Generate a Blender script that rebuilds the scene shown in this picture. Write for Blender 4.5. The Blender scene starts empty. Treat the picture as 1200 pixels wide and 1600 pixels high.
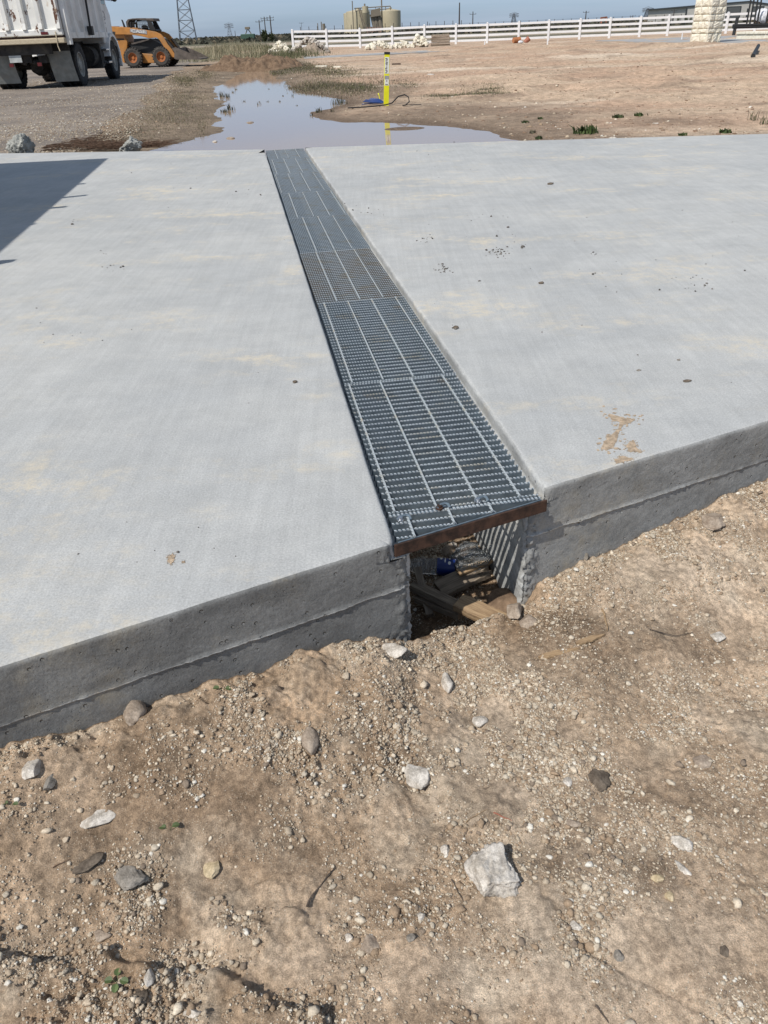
import bpy, bmesh, math, random
import numpy as np
from mathutils import Vector, Matrix
R = math.radians
SC = bpy.context.scene
COL = SC.collection
random.seed(7)
RNG = np.random.default_rng(7)

# ------------------------------------------------------------------ camera
CAM_H = 0.97                      # height above the concrete (concrete top is z = 0)
FPX = 1202.0                      # focal length in photo pixels (1200 x 1600)
ROLL = math.atan(0.041)
PITCH = math.atan((800 - 47.0) * math.cos(ROLL) / FPX)
cR, sR = math.cos(ROLL), math.sin(ROLL)
U0 = Vector((0, math.sin(PITCH), math.cos(PITCH)))
FW = Vector((0, math.cos(PITCH), -math.sin(PITCH)))
X0 = Vector((1, 0, 0))
right = X0 * cR - U0 * sR
up = X0 * sR + U0 * cR
cam_d = bpy.data.cameras.new('camera')
cam = bpy.data.objects.new('camera', cam_d)
COL.objects.link(cam)
M = Matrix.Identity(4)
for i in range(3):
    M[i][0] = right[i]; M[i][1] = up[i]; M[i][2] = -FW[i]
M[2][3] = CAM_H
cam.matrix_world = M
cam_d.sensor_fit = 'VERTICAL'
cam_d.sensor_height = 36.0
cam_d.lens = FPX / 1600 * 36.0
cam_d.clip_start = 0.02
cam_d.clip_end = 12000
SC.camera = cam

def ray(px, py):
    u = (px - 600) / FPX; v = (800 - py) / FPX
    d = right * u + up * v + FW
    return d
def W(px, py, z=0.0):             # survey point: where a sight line meets level z
    d = ray(px, py); t = (z - CAM_H) / d.z
    return Vector((d.x * t, d.y * t, z))
def V(px, py, Y):                 # survey point: where a sight line meets the vertical plane y = Y
    d = ray(px, py); t = Y / d.y
    return Vector((d.x * t, Y, CAM_H + d.z * t))

# ------------------------------------------------------------------ sun, sky, exposure
SUN_AZ, SUN_EL = 46.0, 52.0       # horizontal travel direction of the light, and elevation
sd = bpy.data.lights.new('sun', 'SUN')
sd.energy = 3.9; sd.angle = R(0.53); sd.color = (1.0, 0.955, 0.89)
so = bpy.data.objects.new('sun', sd); COL.objects.link(so)
tr = Vector((math.cos(R(SUN_AZ)) * math.cos(R(SUN_EL)), math.sin(R(SUN_AZ)) * math.cos(R(SUN_EL)), -math.sin(R(SUN_EL))))
so.rotation_euler = tr.to_track_quat('-Z', 'Y').to_euler()
so.location = (-5, -5, 10)
wd = bpy.data.worlds.new('World'); SC.world = wd; wd.use_nodes = True
nt = wd.node_tree; nt.nodes.clear()
def wn(t): return nt.nodes.new(t)
sky = wn('ShaderNodeTexSky'); sky.sky_type = 'NISHITA'; sky.sun_disc = False
sky.sun_elevation = R(SUN_EL)
sv = -tr                          # direction towards the sun
sky.sun_rotation = math.atan2(sv.x, sv.y)
sky.altitude = 0; sky.air_density = 1.0; sky.dust_density = 0.6; sky.ozone_density = 2.5
tc = wn('ShaderNodeTexCoord')
mp = wn('ShaderNodeMapping'); mp.inputs['Scale'].default_value = (1.2, 1.2, 22)
nz = wn('ShaderNodeTexNoise'); nz.inputs['Scale'].default_value = 2.2; nz.inputs['Detail'].default_value = 6; nz.inputs['Roughness'].default_value = 0.55
rp = wn('ShaderNodeValToRGB'); rp.color_ramp.elements[0].position = 0.36; rp.color_ramp.elements[1].position = 0.66
rp.color_ramp.elements[0].color = (0, 0, 0, 1); rp.color_ramp.elements[1].color = (0.6, 0.6, 0.6, 1)
# thin high cloud veil over the blue sky
tint = wn('ShaderNodeMix'); tint.data_type = 'RGBA'; tint.blend_type = 'MULTIPLY'; tint.inputs[0].default_value = 1.0
# the band just above the plain is a clearer blue, the sky overhead a little milky
sx_ = wn('ShaderNodeSeparateXYZ'); mr_ = wn('ShaderNodeMapRange'); mr_.inputs[1].default_value = 0.0; mr_.inputs[2].default_value = 0.22
tm_ = wn('ShaderNodeMix'); tm_.data_type = 'RGBA'; tm_.inputs[6].default_value = (0.72, 0.94, 1.50, 1); tm_.inputs[7].default_value = (0.98, 0.95, 0.90, 1)
mx = wn('ShaderNodeMix'); mx.data_type = 'RGBA'
mx.inputs[7].default_value = (5.4, 6.3, 7.6, 1)
bg = wn('ShaderNodeBackground'); bg.inputs[1].default_value = 0.085
ow = wn('ShaderNodeOutputWorld')
L = nt.links.new
L(tc.outputs['Generated'], sx_.inputs[0]); L(sx_.outputs[2], mr_.inputs[0]); L(mr_.outputs[0], tm_.inputs[0]); L(tm_.outputs[2], tint.inputs[7])
L(tc.outputs['Generated'], mp.inputs['Vector']); L(mp.outputs[0], nz.inputs['Vector']); L(nz.outputs[0], rp.inputs[0])
L(sky.outputs[0], tint.inputs[6]); L(tint.outputs[2], mx.inputs[6]); L(rp.outputs[0], mx.inputs[0])
L(mx.outputs[2], bg.inputs[0]); L(bg.outputs[0], ow.inputs[0])
SC.view_settings.view_transform = 'Standard'
SC.view_settings.look = 'None'
SC.view_settings.gamma = 1.0
SC.view_settings.exposure = 0.12
SC.cycles.max_bounces = 6

# ------------------------------------------------------------------ noise
def _h(ix, iy, seed):
    n = (ix.astype(np.int64) * 374761393 + iy.astype(np.int64) * 668265263 + seed * 974711) & 0xFFFFFFFF
    n = ((n ^ (n >> 13)) * 1274126177) & 0xFFFFFFFF
    n = (n ^ (n >> 16)) & 0xFFFFFFFF
    return n / 4294967295.0
def vnoise(x, y, seed=0):
    x = np.asarray(x, float); y = np.asarray(y, float)
    ix = np.floor(x); iy = np.floor(y); fx = x - ix; fy = y - iy
    fx = fx * fx * fx * (fx * (fx * 6 - 15) + 10); fy = fy * fy * fy * (fy * (fy * 6 - 15) + 10)
    a = _h(ix, iy, seed); b = _h(ix + 1, iy, seed); c = _h(ix, iy + 1, seed); d = _h(ix + 1, iy + 1, seed)
    return (a + (b - a) * fx + (c - a) * fy + (a - b - c + d) * fx * fy) * 2 - 1
def fbm(x, y, o=4, seed=0, g=0.5):
    s = 0; a = 1; x = np.asarray(x, float); y = np.asarray(y, float)
    for i in range(o):
        s = s + a * vnoise(x, y, seed + i * 17); a *= g
        x, y = (x * 1.62 - y * 1.18) + 3.1, (x * 1.18 + y * 1.62) - 7.7
    return s
def sst(e0, e1, x):
    t = np.clip((np.asarray(x, float) - e0) / (e1 - e0), 0, 1); return t * t * (3 - 2 * t)

# ------------------------------------------------------------------ materials
MATS = {}
class N:
    def __init__(s, name):
        m = bpy.data.materials.new(name); m.use_nodes = True
        s.m = m; s.t = m.node_tree; s.b = s.t.nodes['Principled BSDF']; MATS[name] = m
        s.tc = s.t.nodes.new('ShaderNodeTexCoord')
    def n(s, t, **k):
        x = s.t.nodes.new(t)
        for a, v in k.items(): setattr(x, a, v)
        return x
    def l(s, a, b): s.t.links.new(a, b)
    def noise(s, scale, det=4, rough=0.55, map_scale=None, rot=None, coord='Object'):
        x = s.n('ShaderNodeTexNoise'); x.inputs['Scale'].default_value = scale
        x.inputs['Detail'].default_value = det; x.inputs['Roughness'].default_value = rough
        src = s.tc.outputs[coord]
        if map_scale or rot:
            mpn = s.n('ShaderNodeMapping')
            if map_scale: mpn.inputs['Scale'].default_value = map_scale
            if rot: mpn.inputs['Rotation'].default_value = rot
            s.l(src, mpn.inputs[0]); src = mpn.outputs[0]
        s.l(src, x.inputs['Vector']); return x.outputs[0]
    def vor(s, scale, feature='F1', rnd=1.0, coord='Object'):
        x = s.n('ShaderNodeTexVoronoi'); x.feature = feature; x.inputs['Scale'].default_value = scale
        x.inputs['Randomness'].default_value = rnd
        s.l(s.tc.outputs[coord], x.inputs['Vector']); return x
    def ramp(s, v, p0, p1, c0=0.0, c1=1.0):
        x = s.n('ShaderNodeMapRange'); x.inputs[1].default_value = p0; x.inputs[2].default_value = p1
        x.inputs[3].default_value = c0; x.inputs[4].default_value = c1; x.interpolation_type = 'SMOOTHSTEP'
        s.l(v, x.inputs[0]); return x.outputs[0]
    def lin(s, v, p0, p1, c0=0.0, c1=1.0):
        x = s.n('ShaderNodeMapRange'); x.inputs[1].default_value = p0; x.inputs[2].default_value = p1
        x.inputs[3].default_value = c0; x.inputs[4].default_value = c1
        s.l(v, x.inputs[0]); return x.outputs[0]
    def mix(s, f, a, b, bt='MIX'):
        x = s.n('ShaderNodeMix'); x.data_type = 'RGBA'; x.blend_type = bt; x.clamp_result = False
        for i, v in ((0, f), (6, a), (7, b)):
            if isinstance(v, (int, float)) and i == 0: x.inputs[0].default_value = v
            elif isinstance(v, (tuple, list)): x.inputs[i].default_value = (*v[:3], 1)
            elif isinstance(v, (int, float)): x.inputs[i].default_value = (v, v, v, 1)
            else: s.l(v, x.inputs[i])
        return x.outputs[2]
    def math(s, op, a, b=0.0):
        x = s.n('ShaderNodeMath'); x.operation = op
        for i, v in ((0, a), (1, b)):
            if isinstance(v, (int, float)): x.inputs[i].default_value = v
            else: s.l(v, x.inputs[i])
        return x.outputs[0]
    def attr(s, name):
        x = s.n('ShaderNodeAttribute'); x.attribute_name = name; return x
    def bump(s, h, strength=0.5, dist=0.01, prev=None):
        x = s.n('ShaderNodeBump'); x.inputs['Strength'].default_value = strength; x.inputs['Distance'].default_value = dist
        s.l(h, x.inputs['Height'])
        if prev is not None: s.l(prev, x.inputs['Normal'])
        s.l(x.outputs[0], s.b.inputs['Normal']); return x.outputs[0]
    def col(s, c):
        if isinstance(c, (tuple, list)): s.b.inputs['Base Color'].default_value = (*c[:3], 1)
        else: s.l(c, s.b.inputs['Base Color'])
    def set(s, **k):
        for a, v in k.items():
            nm = {'rough': 'Roughness', 'metal': 'Metallic', 'ior': 'IOR', 'trans': 'Transmission Weight', 'spec': 'Specular IOR Level', 'alpha': 'Alpha'}[a]
            if isinstance(v, (int, float)): s.b.inputs[nm].default_value = v
            else: s.l(v, s.b.inputs[nm])
        return s

def simple(name, c, rough=0.7, metal=0.0, var=0.18, scale=8.0, bump=0.0, bscale=60.0, spec=0.5, dirt=None, dscale=3.0):
    a = N(name)
    n1 = a.noise(scale, 5)
    f = a.ramp(n1, 0.3, 0.7, 1 - var, 1 + var)
    cc = a.mix(1.0, c, f, 'MULTIPLY')
    if dirt:
        n2 = a.noise(dscale, 6, 0.65); cc = a.mix(a.ramp(n2, 0.46, 0.68, 0, 0.75), cc, dirt)
    a.col(cc); a.set(rough=rough, metal=metal, spec=spec)
    if bump: a.bump(a.noise(bscale, 4), bump, 0.01)
    return a.m

# ground: albedo comes with the mesh (soil, mud, sand, caliche patches), grain is procedural
g = N('ground_soil')
col = g.attr('Col').outputs[0]
n1 = g.noise(9, 6, 0.6); n2 = g.noise(70, 5, 0.65); n3 = g.noise(420, 3, 0.6)
c = g.mix(1.0, col, g.ramp(n1, 0.3, 0.7, 0.76, 1.2), 'MULTIPLY')
c = g.mix(1.0, c, g.ramp(n2, 0.3, 0.7, 0.66, 1.32), 'MULTIPLY')
c = g.mix(1.0, c, g.ramp(n3, 0.3, 0.7, 0.76, 1.2), 'MULTIPLY')
vv = g.vor(240); pal = g.ramp(vv.outputs['Distance'], 0.16, 0.30, 1.0, 0.0)
gate = g.ramp(g.noise(35, 3), 0.44, 0.58)
c = g.mix(g.math('MULTIPLY', g.math('MULTIPLY', pal, gate), 0.85), c, (0.56, 0.48, 0.37))
v2 = g.vor(130); pal2 = g.ramp(v2.outputs['Distance'], 0.12, 0.2, 1.0, 0.0)
c = g.mix(g.math('MULTIPLY', g.math('MULTIPLY', pal2, g.ramp(g.noise(18, 3), 0.5, 0.6)), 0.8), c, (0.58, 0.51, 0.41))
g.col(c); g.set(rough=0.95, spec=0.15)
b1 = g.bump(g.noise(110, 7, 0.75), 0.85, 0.008); g.bump(g.noise(700, 3, 0.6), 0.6, 0.002, b1)

# concrete
def concrete(name, dark=1.0):
    a = N(name)
    big = a.noise(0.9, 10, 0.72)
    mid = a.noise(5.0, 9, 0.74)
    fine = a.noise(190, 4, 0.7)
    swirl = a.noise(9, 10, 0.8, (1, 2.0, 1), (0, 0, R(34)))
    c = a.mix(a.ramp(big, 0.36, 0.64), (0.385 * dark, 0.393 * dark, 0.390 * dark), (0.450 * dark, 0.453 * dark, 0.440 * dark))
    c = a.mix(1.0, c, a.ramp(mid, 0.3, 0.7, 0.94, 1.06), 'MULTIPLY')
    ln_ = a.noise(42, 5, 0.75, (1, 0.035, 1), (0, 0, R(-8.6))); c = a.mix(1.0, c, a.ramp(ln_, 0.3, 0.7, 0.95, 1.05), 'MULTIPLY')
    c = a.mix(1.0, c, a.ramp(swirl, 0.3, 0.7, 0.96, 1.04), 'MULTIPLY')
    c = a.mix(1.0, c, a.ramp(fine, 0.3, 0.7, 0.84, 1.14), 'MULTIPLY')
    # dried mud dust in soft beige patches
    m1 = a.noise(1.1, 7, 0.68, (1, 2.0, 1), (0, 0, R(8))); m1 = a.ramp(m1, 0.50, 0.66)
    m2 = a.noise(11, 7, 0.78); m2 = a.ramp(m2, 0.42, 0.62)
    c = a.mix(a.math('MULTIPLY', a.math('MULTIPLY', m1, m2), 0.75), c, (0.60 * dark, 0.53 * dark, 0.405 * dark))
    # pale scuffs
    s1 = a.noise(22, 6, 0.75, (1, 3.0, 1), (0, 0, R(40))); s2 = a.noise(2.6, 3)
    sc = a.math('MULTIPLY', a.ramp(s1, 0.60, 0.70), a.ramp(s2, 0.48, 0.62))
    c = a.mix(a.math('MULTIPLY', sc, 0.6), c, (0.60 * dark, 0.58 * dark, 0.53 * dark))
    # small dark specks and pin holes
    v = a.vor(90); sp = a.ramp(v.outputs['Distance'], 0.06, 0.11, 1.0, 0.0)
    gate = a.ramp(a.noise(6, 3), 0.50, 0.66)
    c = a.mix(a.math('MULTIPLY', a.math('MULTIPLY', sp, gate), 0.6), c, (0.10, 0.09, 0.08))
    return a, c, fine, mid
a, c, fine, mid = concrete('concrete')
a.col(c); a.set(rough=0.85, spec=0.3)
tl = a.noise(120, 5, 0.7, (1, 0.10, 1), (0, 0, R(8.6)))
b0 = a.bump(mid, 0.10, 0.010)
b1 = a.bump(tl, 0.40, 0.0015, b0); a.bump(fine, 0.55, 0.0012, b1)
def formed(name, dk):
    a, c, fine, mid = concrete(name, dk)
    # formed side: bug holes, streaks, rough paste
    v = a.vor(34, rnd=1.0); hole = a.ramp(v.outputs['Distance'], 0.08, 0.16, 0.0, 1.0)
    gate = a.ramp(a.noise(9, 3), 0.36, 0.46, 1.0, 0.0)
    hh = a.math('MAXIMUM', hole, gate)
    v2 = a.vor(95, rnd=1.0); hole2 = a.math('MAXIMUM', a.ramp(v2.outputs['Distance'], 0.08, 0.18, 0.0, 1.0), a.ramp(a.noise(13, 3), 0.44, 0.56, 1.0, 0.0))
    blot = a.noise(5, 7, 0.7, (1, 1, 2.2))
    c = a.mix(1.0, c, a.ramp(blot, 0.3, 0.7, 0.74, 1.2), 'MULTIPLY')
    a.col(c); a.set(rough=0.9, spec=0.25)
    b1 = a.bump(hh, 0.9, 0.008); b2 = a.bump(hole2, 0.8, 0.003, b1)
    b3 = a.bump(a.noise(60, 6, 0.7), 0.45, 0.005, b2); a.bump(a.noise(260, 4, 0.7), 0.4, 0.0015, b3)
formed('formed_concrete', 0.68); formed('dark_formed_concrete', 0.48); formed('drain_wall_concrete', 1.0)  # front faces darker than the drain walls, the left one darkest

# asphalt
a = N('asphalt')
c = a.mix(a.ramp(a.noise(0.5, 6, 0.65), 0.35, 0.65), (0.17, 0.145, 0.125), (0.27, 0.23, 0.19))
c = a.mix(1.0, c, a.ramp(a.noise(60, 5, 0.75), 0.3, 0.7, 0.62, 1.4), 'MULTIPLY')
c = a.mix(1.0, c, a.ramp(a.noise(9, 5, 0.75), 0.3, 0.7, 0.8, 1.22), 'MULTIPLY')
s = a.noise(0.55, 7, 0.7, (0.5, 3.0, 1)); c = a.mix(a.ramp(s, 0.57, 0.72, 0, 0.75), c, (0.40, 0.335, 0.275))
a.col(c); a.set(rough=0.95, spec=0.2); a.bump(a.noise(90, 5, 0.8), 0.7, 0.01)

# muddy water
a = N('muddy_water'); a.col((0.37, 0.27, 0.19)); a.set(rough=0.05, ior=1.33, spec=0.26)
a.bump(a.noise(5, 3, 0.5), 0.012, 0.02)

# galvanised steel
a = N('galvanised')
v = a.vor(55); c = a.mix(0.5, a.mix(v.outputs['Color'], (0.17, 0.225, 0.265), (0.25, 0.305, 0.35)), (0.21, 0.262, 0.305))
oi = a.noise(4.0, 5, 0.7); c = a.mix(a.ramp(oi, 0.58, 0.72, 0, 0.55), c, (0.30, 0.19, 0.09))
c = a.mix(1.0, c, a.ramp(a.noise(50, 4), 0.3, 0.7, 0.8, 1.15), 'MULTIPLY')
a.col(c); a.set(rough=0.5, metal=0.6)
a = N('galvanised_stained')
c = a.mix(a.ramp(a.noise(5, 6, 0.75), 0.42, 0.62, 0.25, 0.95), (0.19, 0.225, 0.25), (0.18, 0.145, 0.105)); a.col(c); a.set(rough=0.6, metal=0.4)
a = N('galvanised_top_glint')
c = a.mix(a.ramp(a.noise(8, 4), 0.5, 0.7), (0.62, 0.67, 0.70), (0.58, 0.53, 0.42)); a.col(c); a.set(rough=0.42, metal=0.4)  # tooth glints painted as a paler steel than the bar sides
a = N('galvanised_rod'); a.col(a.mix(a.ramp(a.noise(9, 4), 0.5, 0.7), (0.42, 0.46, 0.48), (0.46, 0.40, 0.29))); a.set(rough=0.45, metal=0.35)
a = N('rusty_steel')
c = a.mix(a.ramp(a.noise(30, 6, 0.7), 0.35, 0.65), (0.026, 0.017, 0.014), (0.085, 0.047, 0.033))
a.col(c); a.set(rough=0.8, metal=0.1, spec=0.3); a.bump(a.noise(150, 4), 0.4, 0.001)

# wood
def wood(name, c0, c1, axis=(1, 14, 14)):
    a = N(name); n_ = a.noise(12, 6, 0.7, axis)
    c = a.mix(a.ramp(n_, 0.3, 0.7), c0, c1); a.col(c); a.set(rough=0.85, spec=0.2); a.bump(n_, 0.6, 0.003); return a.m
wood('weathered_wood', (0.20, 0.13, 0.075), (0.42, 0.30, 0.18))
wood('grey_wood', (0.14, 0.11, 0.085), (0.30, 0.25, 0.19))
wood('beam_wood', (0.38, 0.31, 0.21), (0.62, 0.54, 0.40))

# stones
def stone(name, c0, c1, sc=9, attrcol=False):
    a = N(name); c = a.mix(a.ramp(a.noise(sc, 7, 0.72), 0.32, 0.68), c0, c1)
    c = a.mix(1.0, c, a.ramp(a.noise(sc * 9, 5, 0.75), 0.3, 0.7, 0.75, 1.2), 'MULTIPLY')
    if attrcol: c = a.mix(1.0, c, a.attr('Col').outputs[0], 'MULTIPLY')
    a.col(c); a.set(rough=0.92, spec=0.2); a.bump(a.noise(sc * 12, 5, 0.75), 0.7, 0.002); return a.m
stone('gravel', (0.85, 0.85, 0.85), (1.1, 1.1, 1.1), 30, True)
stone('pale_rock', (0.34, 0.30, 0.25), (0.72, 0.67, 0.60), 34)
stone('rubble_grey', (0.20, 0.205, 0.19), (0.46, 0.46, 0.43), 14)
stone('tan_rock', (0.24, 0.185, 0.14), (0.42, 0.35, 0.28), 25)
stone('buff_rock', (0.42, 0.33, 0.20), (0.56, 0.46, 0.31), 25)
stone('dark_rock', (0.085, 0.066, 0.05), (0.19, 0.155, 0.12), 25)
stone('grey_rock', (0.18, 0.16, 0.135), (0.34, 0.31, 0.27), 30)
stone('limestone', (0.66, 0.61, 0.49), (0.82, 0.78, 0.67), 6)
stone('mound_soil', (0.12, 0.078, 0.050), (0.225, 0.155, 0.102), 5)
stone('mortar', (0.52, 0.47, 0.37), (0.6, 0.56, 0.46), 8)
simple('dried_mud', (0.44, 0.34, 0.24), 0.95, var=0.3, scale=60, bump=0.6, bscale=300)
simple('bark', (0.09, 0.07, 0.055), 0.95, var=0.4, scale=60, bump=0.6, bscale=200)
simple('leaf_green', (0.085, 0.12, 0.04), 0.6, var=0.3, scale=40)
a = N('grass_blades'); a.col(a.mix(1.0, a.attr('Col').outputs[0], a.ramp(a.noise(3, 3), 0.3, 0.7, 0.8, 1.2), 'MULTIPLY')); a.set(rough=0.8, spec=0.2)
simple('white_vinyl', (0.80, 0.80, 0.80), 0.4, var=0.03, scale=2)
simple('rubber', (0.018, 0.018, 0.019), 0.85, var=0.3, scale=10, dirt=(0.07, 0.06, 0.05), dscale=4)
simple('dusty_rubber', (0.055, 0.05, 0.045), 0.95, var=0.3, scale=6, dirt=(0.12, 0.10, 0.08), dscale=4)
simple('flap_rubber', (0.21, 0.22, 0.21), 0.9, var=0.2, scale=6, dirt=(0.22, 0.21, 0.19), dscale=5)
simple('black_iron', (0.018, 0.018, 0.018), 0.6, var=0.2, scale=5)
simple('chassis', (0.035, 0.032, 0.03), 0.9, var=0.4, scale=6, dirt=(0.09, 0.08, 0.065), dscale=4)
a = N('rusty_white_paint')
c = a.mix(1.0, (0.74, 0.73, 0.69), a.ramp(a.noise(2.5, 5), 0.3, 0.7, 0.9, 1.06), 'MULTIPLY')
ch = a.ramp(a.noise(6.0, 6, 0.66, (1, 1, 0.45)), 0.60, 0.62); c = a.mix(ch, c, (0.12, 0.055, 0.03))
st = a.math('MULTIPLY', a.ramp(a.noise(3.1, 5, 0.7, (1.6, 1.6, 0.8)), 0.56, 0.72), 0.55); c = a.mix(st, c, (0.42, 0.26, 0.13))
a.col(c); a.set(rough=0.5)
simple('white_paint', (0.72, 0.72, 0.70), 0.4, var=0.06, scale=2.5, dirt=(0.5, 0.47, 0.42), dscale=1.5)
simple('grey_cab_shade', (0.30, 0.31, 0.31), 0.6)
simple('orange_paint', (0.46, 0.20, 0.045), 0.55, var=0.15, scale=4, dirt=(0.33, 0.19, 0.09), dscale=3)
simple('rim_orange', (0.36, 0.12, 0.03), 0.6, var=0.2, scale=8)
simple('rim_steel', (0.30, 0.29, 0.26), 0.6, var=0.25, scale=10)
simple('bucket_steel', (0.12, 0.10, 0.085), 0.75, metal=0.2, var=0.3, scale=6)
simple('light_red', (0.10, 0.010, 0.010), 0.3)
simple('chrome', (0.55, 0.56, 0.58), 0.25, metal=0.9, var=0.05)
simple('plate', (0.45, 0.47, 0.46), 0.5)
simple('teal_tarp', (0.05, 0.30, 0.26), 0.6)
simple('letter_white', (0.62, 0.62, 0.60), 0.6)
simple('letter_dark', (0.03, 0.03, 0.03), 0.7)
simple('letter_grey', (0.32, 0.32, 0.34), 0.7)
simple('marker_yellow', (0.80, 0.78, 0.015), 0.45, var=0.05)
simple('sticker_white', (0.78, 0.78, 0.74), 0.5, var=0.05)
simple('blue_strap', (0.015, 0.05, 0.20), 0.6)
simple('tank_beige', (0.44, 0.385, 0.265), 0.6, var=0.06, scale=0.4)
simple('tank_steel', (0.20, 0.17, 0.13), 0.8)
simple('fence_rust', (0.30, 0.20, 0.16), 0.85, var=0.2, scale=0.5)
simple('shed_sheet', (0.50, 0.48, 0.44), 0.6, var=0.05, scale=0.3)
simple('shed_trim', (0.04, 0.045, 0.05), 0.6)
simple('shed_door', (0.10, 0.105, 0.105), 0.6)
simple('pole_wood', (0.07, 0.06, 0.055), 0.9)
simple('pylon_steel', (0.16, 0.18, 0.21), 0.6, metal=0.2)
simple('straw', (0.085, 0.050, 0.032), 0.9, var=0.35, scale=20)
simple('bucket_orange', (0.42, 0.17, 0.07), 0.5)
simple('bag_white', (0.7, 0.7, 0.72), 0.45)
simple('pump_red', (0.35, 0.13, 0.08), 0.6)
simple('unit_green', (0.05, 0.10, 0.07), 0.7)
simple('label_blue', (0.010, 0.030, 0.16), 0.35, var=0.1)
simple('stone_slab', (0.34, 0.34, 0.335), 0.9, var=0.08, scale=2)
a = N('clear_plastic'); a.col((0.9, 0.93, 0.95)); a.set(rough=0.08, trans=0.92, ior=1.30)
a = N('cab_glass'); a.col((0.10, 0.16, 0.16)); a.set(rough=0.08)
a = N('scrub'); a.col(a.mix(1.0, a.attr('Col').outputs[0], 1.0, 'MULTIPLY')); a.set(rough=0.9, spec=0.1)

# ------------------------------------------------------------------ object helpers
def tag(o, label=None, cat=None, group=None, kind=None):
    if label: o['label'] = label
    if cat: o['category'] = cat
    if group: o['group'] = group
    if kind: o['kind'] = kind
    return o
def empty(name, loc, rz=0.0, label=None, cat=None, group=None):
    o = bpy.data.objects.new(name, None); COL.objects.link(o); o.empty_display_size = 0.1
    o.location = loc; o.rotation_euler = (0, 0, rz)
    return tag(o, label, cat, group)
def link(name, me, mat, parent=None, smooth=False):
    o = bpy.data.objects.new(name, me); COL.objects.link(o)
    if mat is not None:
        if not isinstance(mat, (list, tuple)): mat = [mat]
        if len(me.materials): me.materials.clear()
        for m_ in mat: me.materials.append(MATS[m_])
    if smooth: me.polygons.foreach_set('use_smooth', [True] * len(me.polygons))
    if parent is not None: o.parent = parent
    return o
def np_mesh(name, verts, faces, col=None, matidx=None, smooth=False):
    verts = np.asarray(verts, np.float32).reshape(-1, 3); faces = np.asarray(faces, np.int32)
    nf, k = faces.shape
    me = bpy.data.meshes.new(name)
    me.vertices.add(len(verts)); me.vertices.foreach_set('co', verts.ravel())
    me.loops.add(nf * k); me.loops.foreach_set('vertex_index', faces.ravel())
    me.polygons.add(nf); me.polygons.foreach_set('loop_start', np.arange(0, nf * k, k, dtype=np.int32))
    me.polygons.foreach_set('loop_total', np.full(nf, k, np.int32))
    if matidx is not None: me.polygons.foreach_set('material_index', np.asarray(matidx, np.int32))
    if smooth: me.polygons.foreach_set('use_smooth', np.ones(nf, bool))
    me.update(calc_edges=True)
    if col is not None:
        ca = me.color_attributes.new('Col', 'FLOAT_COLOR', 'POINT')
        cc = np.ones((len(verts), 4), np.float32); cc[:, :3] = col
        ca.data.foreach_set('color', cc.ravel())
    return me
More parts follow.
